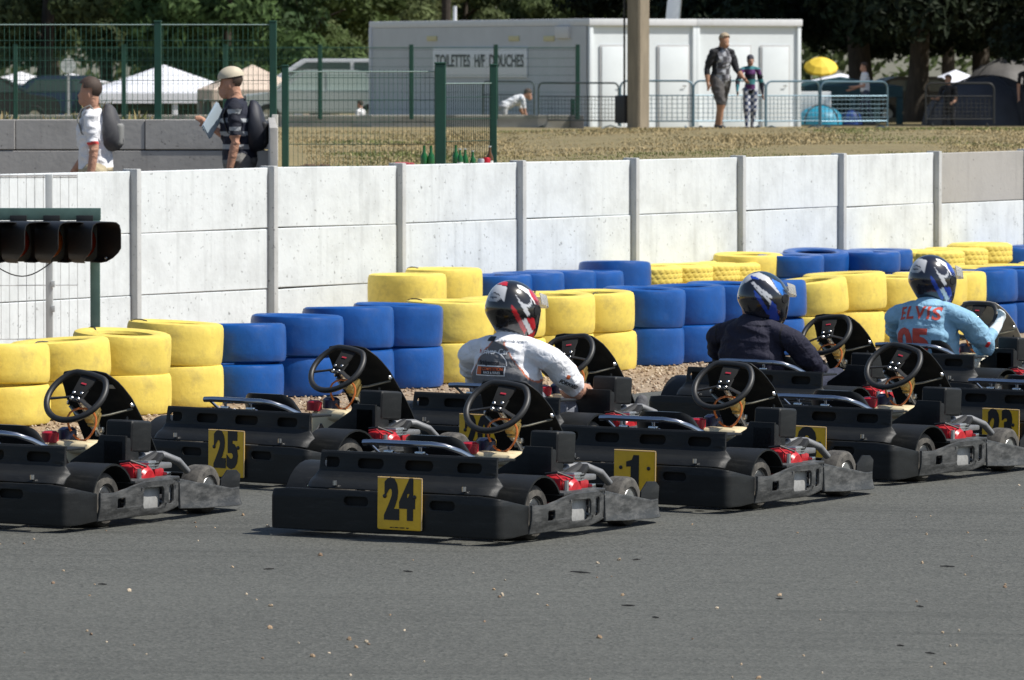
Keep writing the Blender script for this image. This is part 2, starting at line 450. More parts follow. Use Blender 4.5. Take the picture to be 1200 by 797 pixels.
# ------------------------------------------------------------------ white concrete wall
def white_wall_mat(name, base, streak, amt):
    m = bpy.data.materials.new(name); m.use_nodes = True; nt = m.node_tree; n = nt.nodes; L = nt.links; b = n['Principled BSDF']
    tc = n.new('ShaderNodeTexCoord'); oi = n.new('ShaderNodeObjectInfo')
    ad = n.new('ShaderNodeVectorMath'); L.new(tc.outputs['Object'], ad.inputs[0]); 
    mulr = n.new('ShaderNodeMath'); mulr.operation = 'MULTIPLY'; mulr.inputs[1].default_value = 57; L.new(oi.outputs['Random'], mulr.inputs[0])
    L.new(mulr.outputs[0], ad.inputs[1])
    def layer(scale, stretch, a, b2, top, col, cur, detail=7):
        mp = n.new('ShaderNodeMapping'); mp.inputs['Scale'].default_value = stretch; L.new(ad.outputs[0], mp.inputs[0])
        t = n.new('ShaderNodeTexNoise'); t.inputs['Scale'].default_value = scale; t.inputs['Detail'].default_value = detail; t.inputs['Roughness'].default_value = .65; L.new(mp.outputs[0], t.inputs[0])
        r = n.new('ShaderNodeMapRange'); r.inputs[1].default_value = a; r.inputs[2].default_value = b2; r.inputs[4].default_value = top; L.new(t.outputs['Fac'], r.inputs[0])
        x = n.new('ShaderNodeMix'); x.data_type = 'RGBA'; L.new(r.outputs[0], x.inputs[0])
        if cur is None: x.inputs[6].default_value = (*base, 1)
        else: L.new(cur, x.inputs[6])
        x.inputs[7].default_value = (*col, 1); return x.outputs[2]
    c = layer(3.0, (1, 1, 1), .45, .75, .28 * amt, streak, None)
    c = layer(1.6, (7, 7, .4), .52, .8, .26 * amt, tuple(q * .8 for q in streak), c)
    c = layer(26, (1, 1, 1), .66, .74, .6 * amt, tuple(q * .55 for q in streak), c, 2)
    L.new(c, b.inputs['Base Color']); b.inputs['Roughness'].default_value = .85; b.inputs['Specular IOR Level'].default_value = .25
    t = n.new('ShaderNodeTexNoise'); t.inputs['Scale'].default_value = 22; t.inputs['Detail'].default_value = 6; L.new(tc.outputs['Object'], t.inputs[0])
    bp = n.new('ShaderNodeBump'); bp.inputs['Strength'].default_value = .25; bp.inputs['Distance'].default_value = .01; L.new(t.outputs['Fac'], bp.inputs['Height']); L.new(bp.outputs[0], b.inputs['Normal'])
    return m
M_WHITE = white_wall_mat('white_painted_concrete', (.63, .665, .675), (.27, .285, .285), 1.3)
M_GREYC = white_wall_mat('bare_concrete', (.36, .35, .33), (.2, .2, .19), 1.0)
M_BLOCK = white_wall_mat('grey_block_concrete', (.37, .355, .335), (.17, .16, .15), 1.2)
M_POST = white_wall_mat('wall_post_paint', (.46, .47, .465), (.22, .22, .22), 1.3)
wall = empty('concrete_wall', W0, 0, 'long low wall of white painted concrete panels between grey posts behind the tyres', 'wall')
BAY = 1.945
wall_rz = math.atan2(WD.y, WD.x)
wall.rotation_euler = (0, 0, wall_rz)     # local x along the wall, local -y faces the track
for i in range(-4, 11):
    x0 = i * BAY
    wx = W0.x + WD.x * x0
    top = 1.49 + G(wx) * .3
    mb = MB()
    # H post: proud of the panels, rounded cap
    mb.box((x0, .0, (top + .02) / 2 - .05), (.062, .15, top + .12), bevel=.012)
    mb.build('post', M_POST, wall)
    for k, (zb, zt) in enumerate(((top - .505, top), (top - 1.01, top - .511), (-.15, top - 1.016))):
        mb = MB()
        sag = 0.0
        b2 = bmesh.new(); bmesh.ops.create_grid(b2, x_segments=12, y_segments=2, size=.5)
        tilt = RND.gauss(0, .004)
        front = []; W_ = BAY - .066
        mb.box((x0 + BAY / 2, .01 + RND.uniform(-.006, .006), (zb + zt) / 2), (W_, .045, zt - zb), bevel=.006, seg=1, rot=Matrix.Rotation(tilt, 3, 'Y'))
        b2.free()
        mm = M_GREYC if (i >= 6 and k == 0) else M_WHITE
        mb.build('panel', mm, wall)

# grey block wall behind the path, with return to the bank
bw = empty('block_wall', at(160, 75, BLOCK_D) * V((1, 1, 0)).to_3d() if False else V((0, BLOCK_D, 0)), 0, 'grey concrete block retaining wall behind the two walkers with a mesh fence on top', 'wall')
zt = zat(140, BLOCK_D); xr = at(322, 75, BLOCK_D).x
for r_ in range(3):
    zb_, zt_ = zt - .3 - .42 * r_ , (zt if r_ == 0 else zt - .3 - .42 * (r_ - 1) - .012)
    off = .5 * (r_ % 2)
    for k in range(11):
        x1 = xr - k * 1.3 - (off if k else 0); x0 = xr - (k + 1) * 1.3 - off
        mb = MB(); mb.box(((x0 + x1) / 2, RND.uniform(-.006, .006), (zb_ + zt_) / 2), (x1 - x0 - .006, .16, zt_ - zb_), bevel=.006, seg=1); mb.build('block', M_BLOCK, bw)
mb = MB(); yret = wall_d(322) + .25 - BLOCK_D
q0 = V((xr - .03, -.09, 0)); q1 = at(320.5, 75, BLOCK_D + yret); q1 = V((q1.x, yret, 0)); dq = q1 - q0
mb.box(((q0 + q1) / 2 + V((0, 0, zt / 2 + .02))), (.07, dq.length, zt), rot=Matrix.Rotation(-math.atan2(dq.x, dq.y), 3, 'Z'), bevel=.01); mb.build('end_panel', M_GREYC, bw)
mb = MB(); mb.box((xr + .005, -.12, zt - .28), (.06, .08, .66), bevel=.008); mb.build('end_post', mat('pale_concrete', (.55, .54, .5), .9, var=.2), bw)
# ------------------------------------------------------------------ rental kart prototype: x right, y forward (0 = rear bumper face), z up
M_PLA = mat('black_plastic', (.012, .013, .0135), .5, spec=.25, var=.25, vscale=9, dirt=(.055, .055, .053), dscale=8, damt=.25, stretch=(.5, .5, 3), bump=.08, bscale=90)
M_PLD = mat('dusty_black_plastic', (.034, .035, .035), .5, var=.3, vscale=7, dirt=(.15, .15, .145), dscale=22, damt=.6, bump=.15, bscale=60, stretch=(1, .3, 1.2))
M_PLG = mat('seat_black', (.014, .014, .015), .28, var=.2, dirt=(.06, .06, .06), dscale=6, damt=.2)
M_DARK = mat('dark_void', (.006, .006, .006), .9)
M_TYRE = mat('kart_tyre_rubber', (.035, .033, .03), .8, var=.2, vscale=20, dirt=(.19, .175, .15), dscale=9, damt=.75)
M_CHR = mat('chrome_tube', (.40, .42, .46), .14, 1.0, dirt=(.2, .2, .2), dscale=12, damt=.15)
M_ALU = mat('dull_aluminium', (.55, .55, .54), .38, 1.0, var=.2, vscale=25)
M_EXH = mat('dusty_exhaust', (.22, .22, .22), .5, .5, var=.15, vscale=30)
M_RED = mat('red_engine_paint', (.42, .012, .018), .35, var=.3, vscale=25)
M_CREAM = mat('cream_tank_plastic', (.62, .52, .33), .4, var=.12)
M_ORANGE = mat('orange_hose', (.45, .12, .02), .4)
M_PLATE = mat('yellow_number_plate', (.74, .44, .02), .35, var=.1, vscale=14, dirt=(.3, .2, .03), dscale=12, damt=.2)
M_INK = mat('black_ink', (.010, .010, .011), .5)
M_INSERT = mat('pale_grey_panel', (.33, .33, .32), .6, var=.2, vscale=14, dirt=(.16, .155, .15), dscale=9, damt=.4)
M_KHAKI = mat('dull_steel_bar', (.36, .35, .29), .45, .7, var=.25, vscale=25)
M_BOLT = mat('bolt_steel', (.5, .5, .5), .3, 1.0)
M_GRIP = mat('steering_rim_rubber', (.016, .016, .016), .5, var=.2, vscale=30)
M_WHITEP = mat('white_part', (.7, .7, .68), .5)

kart = empty('rental_kart', (0, 0, 0))
def K(name, mb, m, parent=None, smooth=35): return mb.build(name, m, parent or kart, smooth)

# rear bumper band with slots
rp = [(-.655, .285)] + [(-.655, .2)] + arc2(-.620, .035, .035, 180, 270, 6) + arc2(.620, .035, .035, 270, 360, 6) + [(.655, .2), (.655, .285)]
f, Lr = path_fn(rp); half = Lr / 2
bm_ = plate([(-half, .045), (-half, .185), (-half + .12, .205), (-.66, .232), (-.55, .242), (.55, .242), (.66, .232), (half - .12, .205), (half, .185), (half, .045), (half - .15, .035), (-half + .15, .035)],
            [rr(-.16, .188, .14, .045, .02), rr(.335, .188, .14, .045, .02)], .014, .004)
cut(bm_, 'x', frange(-.72, -.52, 14) + frange(.52, .72, 14) + frange(-.45, .45, 7)); cut(bm_, 'y', [.08, .12, .16, .21])
for v in bm_.verts:
    x, y, nx, ny = f(v.co.x + half); t = v.co.z - .12 * max(0, .10 - v.co.y) ** 1.5 - .25 * max(0, v.co.y - .2) + .004 * math.sin(v.co.x * 9)
    v.co = V((x + nx * t, y + ny * t, v.co.y))
mb = MB(); mb.add(bm_); rb = K('rear_bumper', mb, M_PLA)
for x in (-.16, .335): mb = MB(); mb.box((x, .03, .188), (.18, .01, .08)); mb.build('slot_shade', M_DARK, rb)  # near-black sheets painted for the shade inside the bumper slots
for x in (-.30, .44): mb = MB(); mb.tube([(x, .028, .262), (x, .028, .285)], .011, 8); mb.build('bolt', M_BOLT, rb)

# rear cowl with four slots, curving down to the bumper
prof_s = [0, .05, .09, .13, .235]; prof = [(.03, .245), (.055, .275), (.10, .297), (.125, .33), (.14, .418)]
prof_s = [0]
for a, b in zip(prof, prof[1:]): prof_s.append(prof_s[-1] + math.hypot(b[0] - a[0], b[1] - a[1]))
PT = prof_s[-1]
bm_ = plate([(-.48, 0), (.60, 0), (.60, PT * .4), (.572, PT * .60), (.565, PT), (-.445, PT), (-.452, PT * .6), (-.48, PT * .35)],
            [rr(-.377, PT - .05, .086, .05, .02), rr(-.154, PT - .05, .149, .05, .022), rr(.125, PT - .05, .16, .05, .022), rr(.412, PT - .05, .14, .05, .022)], .008, .003)
cut(bm_, 'y', frange(.01, PT - .005, 12)); cut(bm_, 'x', [-.46, -.44, -.3, 0, .3, .5, .57, .585])
for v in bm_.verts:
    y = interp(prof_s, [p[0] for p in prof], v.co.y); z = interp(prof_s, [p[1] for p in prof], v.co.y)
    if v.co.x > .565: y += (v.co.x - .565) * 1.2; z -= (v.co.x - .565) * .25
    if v.co.x < -.445: y += (-.445 - v.co.x) * .9
    v.co = V((v.co.x, y - v.co.z * .8, z + v.co.z * .5))
mb = MB(); mb.add(bm_); cowl = K('rear_cowl', mb, M_PLA, smooth=50)
mb = MB(); mb.box((.06, .17, .37), (.98, .008, .10)); mb.build('slot_shade', M_DARK, cowl)  # near-black sheet gives the cowl slots their shaded hollow
mb = MB()   # top lip
mb.tube([(-.445, .148, .418), (.565, .148, .418)], .010, 6); mb.build('lip', M_PLA, cowl)
mb = MB(); mb.box((.06, .26, .405), (.96, .22, .012), bevel=.004); mb.build('deck', M_PLA, cowl)

# wheel arches
for sx in (-1, 1):
    mb = MB(); n = 14; cy, cz, r = .47, .13, .195
    x0, x1 = (.40, .645) if sx > 0 else (-.68, -.44)
    if sx < 0: cy, r = .40, .225
    A = []
    for k in range(n + 1):
        a = rad(205 - 190 * k / n)
        for rad_, xx in ((r, x0), (r, x1), (r - .01, x1), (r - .01, x0)):
            A.append(mb.bm.verts.new((xx, cy + rad_ * math.cos(a) * 1.05, cz + rad_ * math.sin(a))))
    for k in range(n):
        for j in range(4): mb.face([A[k * 4 + j], A[k * 4 + (j + 1) % 4], A[k * 4 + 4 + (j + 1) % 4], A[k * 4 + 4 + j]])
    mb.face(A[:4]); mb.face(A[-4:])
    K('wheel_arch', mb, M_PLA)
# wheels
def wheel(x, y, r, w):
    M = Matrix.Translation((x, y, r)) @ Matrix.Rotation(math.pi / 2, 4, 'Y')
    mb = MB(); h = w / 2
    mb.lathe([(r * .52, -h * .8), (r * .6, -h), (r * .86, -h * .98), (r * .97, -h * .8), (r, -h * .5), (r, h * .5), (r * .97, h * .8), (r * .86, h * .98), (r * .6, h), (r * .52, h * .8)], 28, M, closed=True)
    o = K('wheel', mb, M_TYRE)
    mb = MB()
    mb.lathe([(r * .53, -h * .82), (r * .5, -h * .9), (r * .46, -h * .5), (r * .2, -h * .3), (r * .2, -h * .75), (.01, -h * .8), (.01, h * .8), (r * .2, h * .75), (r * .2, h * .3), (r * .46, h * .5), (r * .5, h * .9), (r * .53, h * .82)], 24, M)
    mb.build('rim', M_ALU, o)
for x in (-.51, .51): wheel(x, .47, .14, .19)
for x in (-.49, .49): wheel(x, 1.58, .127, .125)

# side pods
for sx in (-1, 1):
    pp = [(.675, .29), (.675, .9), (.668, 1.0), (.655, 1.09)]
    f, Ls = path_fn(pp)
    ol = [(0, .042), (.62, .045), (.75, .06), (Ls, .07), (Ls, .222), (.5, .224), (.42, .222), (.27, .198), (.13, .183), (0, .187)]
    bm_ = plate(ol, [rr(.20, .125, .085, .05, .012), rr(.515, .135, .19, .105, .025), rr(.705, .142, .065, .095, .02)], .014, .004)
    cut(bm_, 'x', frange(.05, .78, 12)); cut(bm_, 'y', [.08, .12, .16, .2])
    for v in bm_.verts:
        x, y, nx, ny = f(v.co.x); t = v.co.z - .5 * max(0, .12 - v.co.y) ** 1.3 + .006 * math.sin(v.co.x * 14) * (1 if v.co.y > .1 else .3)
        v.co = V(((x + nx * t) * sx, y, v.co.y))
    mb = MB(); mb.add(bm_)
    # shelf on top of the pod
    mb.box((sx * .585, .86, .222), (.17, .44, .016), bevel=.006)
    pod = K('side_pod', mb, M_PLD)
    mb = MB(); mb.box((sx * .648, .805, .133), (.006, .21, .125), bevel=.002); mb.build('panel_insert', M_INSERT, pod)
    mb = MB(); mb.box((sx * .64, .995, .14), (.006, .085, .115), bevel=.002); mb.build('panel_insert', M_INSERT, pod)
    mb = MB(); mb.box((sx * .64, .49, .125), (.006, .12, .07)); mb.build('slot_shade', M_DARK, pod)  # near-black sheet in place of the shade behind the pod slot
    for (y, z) in ((.69, .19), (.93, .1), (1.05, .2)): mb = MB(); mb.tube([(sx * .676, y, z), (sx * .686, y, z)], .006, 7); mb.build('bolt', M_BOLT, pod)
# front bumper wrapped round the nose
pr = [(.652, 1.095), (.63, 1.3), (.60, 1.55), (.58, 1.75)] + arc2(.46, 1.80, .115, 10, 85, 5) + [(.25, 1.94), (0, 1.96)]
fp = pr + [(-x, y) for x, y in pr[-2::-1]]
f, Lf = path_fn(fp); hf = Lf / 2
def top_z(a): return interp([0, .2, .45, .66, .8, hf], [.215, .185, .155, .125, .125, .135], a)
ol = []
ss = frange(0, Lf, 60)
ol = [(s, interp([0, .25, .66, hf], [.06, .045, .03, .03], min(s, Lf - s))) for s in ss] + [(s, top_z(min(s, Lf - s))) for s in reversed(ss)]
bm_ = plate(ol, [], .014, .004); cut(bm_, 'x', frange(.02, Lf - .02, 50))
for v in bm_.verts:
    x, y, nx, ny = f(v.co.x); t = -(v.co.z) - .6 * max(0, .09 - v.co.y) ** 1.3
    v.co = V((x + nx * -v.co.z if False else x - nx * t, y - ny * t, v.co.y))
mb = MB(); mb.add(bm_); fb = K('front_bumper', mb, M_PLD)
for sx in (-1, 1):   # upright side flap and its post
    bm_ = plate([(1.66, .05), (1.86, .04), (1.88, .19), (1.84, .215), (1.75, .22), (1.68, .17)], [], .012, .004)
    mb = MB(); mb.add(bm_, Matrix(((0, 0, 1, sx * .555), (1, 0, 0, 0), (0, 1, 0, 0), (0, 0, 0, 1)))); mb.build('side_flap', M_PLA, fb)
    bm_ = plate([(1.87, .04), (1.915, .04), (1.92, .20), (1.885, .21)], [], .02, .004)
    mb = MB(); mb.add(bm_, Matrix(((0, 0, 1, sx * .5), (1, 0, 0, 0), (0, 1, 0, 0), (0, 0, 0, 1)))); mb.build('flap_edge', M_INSERT, fb)
mb = MB()
bm_ = plate([(-.46, 1.62), (.46, 1.62), (.46, 1.8), (.3, 1.93), (-.3, 1.93), (-.46, 1.8)], [], .012, .004)
cut(bm_, 'y', [1.7, 1.8, 1.88]);
for v in bm_.verts: v.co.z += .20 - .10 * smooth01(1.66, 1.94, v.co.y)
mb.add(bm_); mb.build('nose_deck', M_PLA, fb)

# chassis, floor tray, axle
mb = MB()
mb.box((0, 1.25, .055), (.62, 1.2, .012), bevel=.003)
for sx in (-1, 1):
    mb.tube([(sx * .30, .05, .09), (sx * .32, .5, .085), (sx * .33, 1.3, .08), (sx * .25, 1.85, .08)], .016, 8)
    mb.tube([(sx * .33, .65, .09), (sx * .62, .65, .1), (sx * .64, 1.05, .1), (sx * .34, 1.05, .09)], .012, 8)
mb.tube([(-.58, .47, .14), (.58, .47, .14)], .02, 10); mb.tube([(-.45, 1.58, .127), (.45, 1.58, .127)], .014, 8)
mb.tube([(-.25, 1.85, .08), (.25, 1.85, .08)], .016, 8)
K('chassis', mb, mat('chassis_paint', (.03, .03, .032), .45, dirt=(.12, .12, .11), damt=.3))

# seat shell
SX = 0.0
mb = MB(); n = 20; m_ = 9; rows = []
prof_seat = [(.98, .13, .17, .05), (.85, .10, .19, .08), (.72, .095, .20, .12), (.62, .12, .205, .16), (.55, .2, .205, .17), (.505, .3, .205, .15), (.475, .40, .20, .11), (.455, .465, .19, .085), (.452, .50, .17, .07)]
for (y, z, hw, wing) in prof_seat:
    row = []
    for k in range(n + 1):
        a = -1 + 2 * k / n; e = abs(a)
        row.append((SX + hw * math.copysign(min(1, e * 1.15), a), y + (wing * (max(0, e - .45) / .55) ** 1.6), z + (.13 * (max(0, e - .55) / .45) ** 1.5 if z < .3 else -.055 * (max(0, e - .6) / .4) ** 1.6)))
    rows.append(row)
def shell(mb, rows, thick):
    A = [[mb.bm.verts.new(p) for p in r] for r in rows]
    for a, b in zip(A, A[1:]):
        for k in range(len(a) - 1): mb.face([a[k], a[k + 1], b[k + 1], b[k]])
    bmesh.ops.recalc_face_normals(mb.bm, faces=mb.bm.faces[:])
    mb.bm.normal_update()
    B = [[mb.bm.verts.new(v.co - v.normal * thick) for v in r] for r in A]
    m_, n_ = len(A), len(A[0])
    for i in range(m_ - 1):
        for k in range(n_ - 1): mb.face([B[i][k + 1], B[i][k], B[i + 1][k], B[i + 1][k + 1]])
    edge_ = [(i, 0) for i in range(m_)] + [(m_ - 1, k) for k in range(1, n_)] + [(i, n_ - 1) for i in range(m_ - 2, -1, -1)] + [(0, k) for k in range(n_ - 2, 0, -1)]
    for (i, k), (j, l) in zip(edge_, edge_[1:] + edge_[:1]): mb.face([A[i][k], A[j][l], B[j][l], B[i][k]])
shell(mb, rows, .014)
seat = K('seat', mb, M_PLG, smooth=60)
# chrome seat rail
rail = MB()
rail.tube([(-.26, .24, .466), (-.20, .235, .47), (-.0, .235, .47), (.13, .24, .47), (.19, .265, .462), (.24, .33, .435), (.27, .42, .395)], .0165, 10)
rl = K('seat_rail', rail, M_CHR)
for x in (-.11, .07):
    mb = MB(); mb.tube([(x, .235, .47), (x, .24, .425), (x + .02, .27, .412)], .009, 8)
    mb.box((x, .235, .424), (.05, .03, .02), bevel=.006); mb.build('stay', M_CHR, rl)
mb = MB(); mb.tube([(-.16, .21, .415), (.12, .21, .415)], .010, 8); mb.build('cross_tube', M_CHR, rl)
mb = MB(); mb.tube([(-.23, .24, .466), (-.20, .3, .41)], .008, 8); mb.build('stay', M_CHR, rl)

# engine with its covers on the right
bm_ = plate([(.12, .30), (.28, .40), (.30, .44), (.455, .44), (.455, .20), (.2, .20), (.1, .25)], [], .02, .005)
mb = MB(); mb.add(bm_, Matrix(((1, 0, 0, .02), (0, 0, 1, .87), (0, 1, 0, 0), (0, 0, 0, 1))))
mb.box((.40, .93, .33), (.15, .14, .2), bevel=.02)
K('engine_cowl', mb, M_PLA)
mb = MB(); mb.box((.40, 1.01, .43), (.165, .20, .165), bevel=.022, seg=3, rot=Matrix.Rotation(rad(-4), 3, 'X'))
mb.tube([(.39, 1.01, .51), (.39, 1.01, .528)], .006, 6)
K('air_box', mb, M_PLA)
mb = MB(); mb.box((.52, .80, .20), (.13, .14, .17), bevel=.03); mb.lathe([(.06, -.03), (.075, -.015), (.075, .015), (.06, .03)], 18, Matrix.Translation((.585, .80, .2)) @ Matrix.Rotation(math.pi / 2, 4, 'Y'))
mb.box((.53, .95, .235), (.11, .09, .05), bevel=.015); mb.box((.56, .72, .22), (.04, .04, .12), bevel=.01)
eng = K('engine', mb, M_RED); eng.location = (0, .07, .01)
mb = MB()
for z in (.27, .285, .30): mb.box((.52, .90, z - .01), (.12, .1, .005), bevel=.001)
mb.box((.52, .90, .27), (.1, .08, .06), bevel=.004); mb.build('cylinder_head', M_ALU, eng)
mb = MB(); mb.tube([(.60, .72, .15), (.60, .72, .27)], .014, 8); mb.build('stud_tube', M_ALU, eng)
mb = MB(); mb.box((.585, 1.0, .225), (.05, .04, .03), bevel=.006); mb.build('chrome_block', M_CHR, eng)
mb = MB(); mb.tube([(.47, .74, .30), (.55, .72, .31), (.60, .78, .28), (.58, .86, .25)], .006, 6); mb.build('ignition_lead', M_GRIP, eng)
mb = MB(); mb.tube([(.50, .70, .29), (.56, .69, .3), (.61, .74, .24)], .005, 6); mb.build('throttle_cable', M_RED, eng)
mb = MB(); mb.tube([(.5, .86, .27), (.52, .96, .31), (.53, 1.0, .33)], [.02, .024, .018], 8); mb.box((.55, .97, .30), (.05, .1, .03), bevel=.01, rot=Matrix.Rotation(rad(35), 3, 'X'))
mb.build('carburettor', M_GRIP, eng)
mb = MB(); mb.tube([(.42, .92, .29), (.43, 1.05, .315), (.46, 1.18, .31), (.50, 1.27, .275), (.52, 1.33, .22)], [.02, .026, .028, .026, .022], 14, flat=.8)
mb.box((.52, 1.01, .268), (.11, .16, .03), bevel=.01)
mb.build('exhaust', M_EXH, eng)
mb = MB(); mb.tube([(.58, .70, .08), (.585, .72, .2), (.56, .78, .26)], .007, 6); mb.build('fuel_hose', M_WHITEP, eng)

# fuel tank, hoses, column
mb = MB(); mb.box((-.02, 1.22, .17), (.26, .24, .18), bevel=.045, seg=3); mb.box((.08, 1.1, .23), (.14, .12, .06), bevel=.025)
tank = K('fuel_tank', mb, M_CREAM, smooth=60); tank.location = (.02, -.06, .125)
mb = MB(); mb.lathe([(.045, 0), (.045, .05), (.03, .06), (.001, .06)], 16, Matrix.Translation((-.13, 1.12, .25))); mb.build('tank_cap', mat('red_cap', (.33, .008, .02), .4), tank)
mb = MB(); mb.lathe([(.05, 0), (.05, .05), (.03, .065), (.001, .065)], 16, Matrix.Translation((-.10, 1.24, .26))); mb.build('filler_neck', mat('dark_blue_plastic', (.012, .018, .05), .4), tank)
mb = MB(); mb.tube([(.02 + .085 * math.cos(a), 1.19 + .02 * math.sin(a * 2), .345 + .085 * math.sin(a)) for a in frange(-2.4, 3.6, 20)], .006, 6); mb.build('hose', M_ORANGE, tank)
WC = V((.03, 1.09, .625)); WT = rad(42); wn = V((0, -math.cos(WT), math.sin(WT)))   # wheel plane normal points at the driver
mb = MB(); mb.tube([WC - wn * .03, WC - wn * .28, WC - wn * .5], .014, 10); mb.tube([WC - wn * .22, WC - wn * .26], .026, 10)
for a in (0, 1, 2): mb.box(WC - wn * (.30 + .035 * a) + V((.015 * (-1) ** a, 0, .01)), (.03, .03, .03), bevel=.008)
col = K('steering_column', mb, M_ALU)
mb = MB(); mb.box(WC - wn * .13 + V((.03, .02, -.02)), (.05, .10, .03), bevel=.005, rot=Matrix.Rotation(WT, 3, 'X')); mb.box(WC - wn * .2 + V((.02, 0, 0)), (.06, .08, .02), bevel=.005, rot=Matrix.Rotation(rad(60), 3, 'X'))
mb.build('column_bracket', mat('brassy_bracket', (.34, .24, .08), .45, .7, var=.3), col)
# steering wheel: flat-topped rim
ex = V((1, 0, 0)); ey = wn.cross(ex); 
if ey.z < 0: ey = -ey
def wheel_pt(a, rr_):
    x, y = rr_ * math.cos(a), rr_ * math.sin(a)
    if y > rr_ * .80: y = rr_ * .80 + (y - rr_ * .80) * .25
    return WC + ex * x + ey * y
mb = MB(); mb.tube([wheel_pt(a, .168) for a in [2 * math.pi * k / 44 for k in range(44)]], .0165, 10, closed=True)
sw = K('steering_wheel', mb, M_GRIP, smooth=60)
mb = MB()
RW = Matrix((ex, ey, wn)).transposed()
for a in (200, 340):
    q = [WC + (ex * math.cos(rad(a)) + ey * math.sin(rad(a))) * r - wn * .012 for r in (.02, .08, .155)]
    mb.tube(q, [.024, .018, .022], 8, flat=.35)
mb.box(WC + ey * .01 - wn * .012, (.085, .085, .012), bevel=.004, rot=RW)
mb.build('spoke', M_GRIP, sw)
bm_ = plate([(-.035, .0), (.035, .0), (.055, .125), (-.055, .125)], [], .012, .003)
mb = MB(); mb.add(bm_, Matrix.Translation(WC - wn * .004) @ RW.to_4x4()); mb.build('display', M_DARK, sw)
mb = MB(); mb.box(WC + ey * .075 + wn * .004, (.032, .009, .004), rot=RW); mb.build('display_mark', mat('red_mark', (.45, .03, .05), .5), sw)
for (x, y) in ((-.026, .012), (.022, .02), (.022, -.018), (-.02, -.022)):
    mb = MB(); mb.lathe([(.011, 0), (.011, .006), (.007, .010), (.001, .010)], 10, Matrix.Translation(WC + ex * x + ey * y + wn * -.006) @ RW.to_4x4()); mb.build('bolt', M_BOLT, sw)
# front panel (steering fairing) seen from its back
fz = [0, .2, .52, .78]; fyz = [(1.20, .755), (1.35, .65), (1.56, .42), (1.71, .20)]
fs = [0]
for a, b in zip(fyz, fyz[1:]): fs.append(fs[-1] + math.hypot(b[0] - a[0], b[1] - a[1]))
FT = fs[-1]
bm_ = plate([(-.07, 0), (.07, 0), (.13, .025), (.175, .11), (.205, .25), (.22, FT), (-.22, FT), (-.205, .25), (-.175, .11), (-.13, .025)], [], .010, .004)
cut(bm_, 'y', frange(.02, FT - .02, 16)); cut(bm_, 'x', [-.2, -.16, -.12, -.06, 0, .06, .12, .16, .2])
def hermite(s):
    y = interp(fs, [p[0] for p in fyz], s); z = interp(fs, [p[1] for p in fyz], s); return y, z
for v in bm_.verts:
    s = v.co.y; y0, z0 = hermite(s - .05); y1, z1 = hermite(s + .05); y2, z2 = hermite(s)
    y = (y0 + y1 + y2) / 3; z = (z0 + z1 + z2) / 3
    d = V((0, y1 - y0, z1 - z0)).normalized(); nn = V((0, -d.z, d.y))
    curl = .9 * max(0, abs(v.co.x) - .10) ** 1.5
    v.co = V((v.co.x, y, z)) + nn * v.co.z + V((0, -curl, -.2 * curl))
mb = MB(); mb.add(bm_); fpn = K('front_panel', mb, M_PLA, smooth=60)
for sx in (-1, 1):
    mb = MB(); mb.tube([(sx * .01, 1.22, .50), (sx * .10, 1.30, .515), (sx * .19, 1.385, .545)], .013, 6, flat=.5); mb.build('support_bar', M_KHAKI, fpn)
for sx in (-1, 1): mb = MB(); mb.lathe([(.014, 0), (.014, .008), (.008, .012), (.001, .012)], 10, Matrix.Translation((sx * .192, 1.375, .565)) @ Matrix.Rotation(sx * rad(70), 4, 'Y')); mb.build('bolt', M_BOLT, fpn)
for sx in (-1, 1):
    mb = MB(); mb.tube([(sx * .13, 1.62, .07), (sx * .13, 1.66, .22)], .009, 6); mb.box((sx * .13, 1.655, .22), (.09, .015, .05), bevel=.004); K('pedal', mb, M_ALU)

# number plate
NP = V((.105, -.022, .19))
mb = MB(); bm_ = plate(rr(0, 0, .255, .262, .012), [], .006, .002)
RP = Matrix.Translation(NP) @ Matrix.Rotation(math.pi / 2, 4, 'X')
mb.add(bm_, RP)
npl = K('number_plate', mb, M_PLATE)
mb = MB()
mb.tube([NP + V((-.126, -.003, .128)), NP + V((.126, -.003, .128))], .003, 5); mb.tube([NP + V((.126, -.003, .128)), NP + V((.126, -.003, -.128))], .003, 5)
mb.build('plate_edge', mat('worn_plate_edge', (.6, .42, .22), .5), npl)
for x in (-.085, .085): mb = MB(); mb.ball(NP + V((x, -.005, .035)), .011, 10, (1, .5, 1)); mb.build('bolt', mat('dark_bolt', (.05, .05, .055), .35, .8), npl)
def digits(txt, small=False):
    mb = MB()
    if txt == '1': b2 = plate([(-.024, -.088), (.026, -.088), (.026, .092), (-.008, .092), (-.018, .066), (-.052, .056), (-.052, .028), (-.024, .030)], [], .002, .0004)
    elif len(txt) == 1: b2 = text_bm(txt, .265, .001, .013, .92)
    else: b2 = text_bm(txt, .262, .001, .016, .60, space=1.14)
    mb.add(b2, RP @ Matrix.Translation((0, .012, .0045)))
    if small: mb.add(text_bm('rental  kart  racing  series' if False else '.... . ..... . .......  ....', .03, .001, .001, .55), RP @ Matrix.Translation((0, -.112, .0045)))
    return mb.mesh('digits', M_INK, 0)
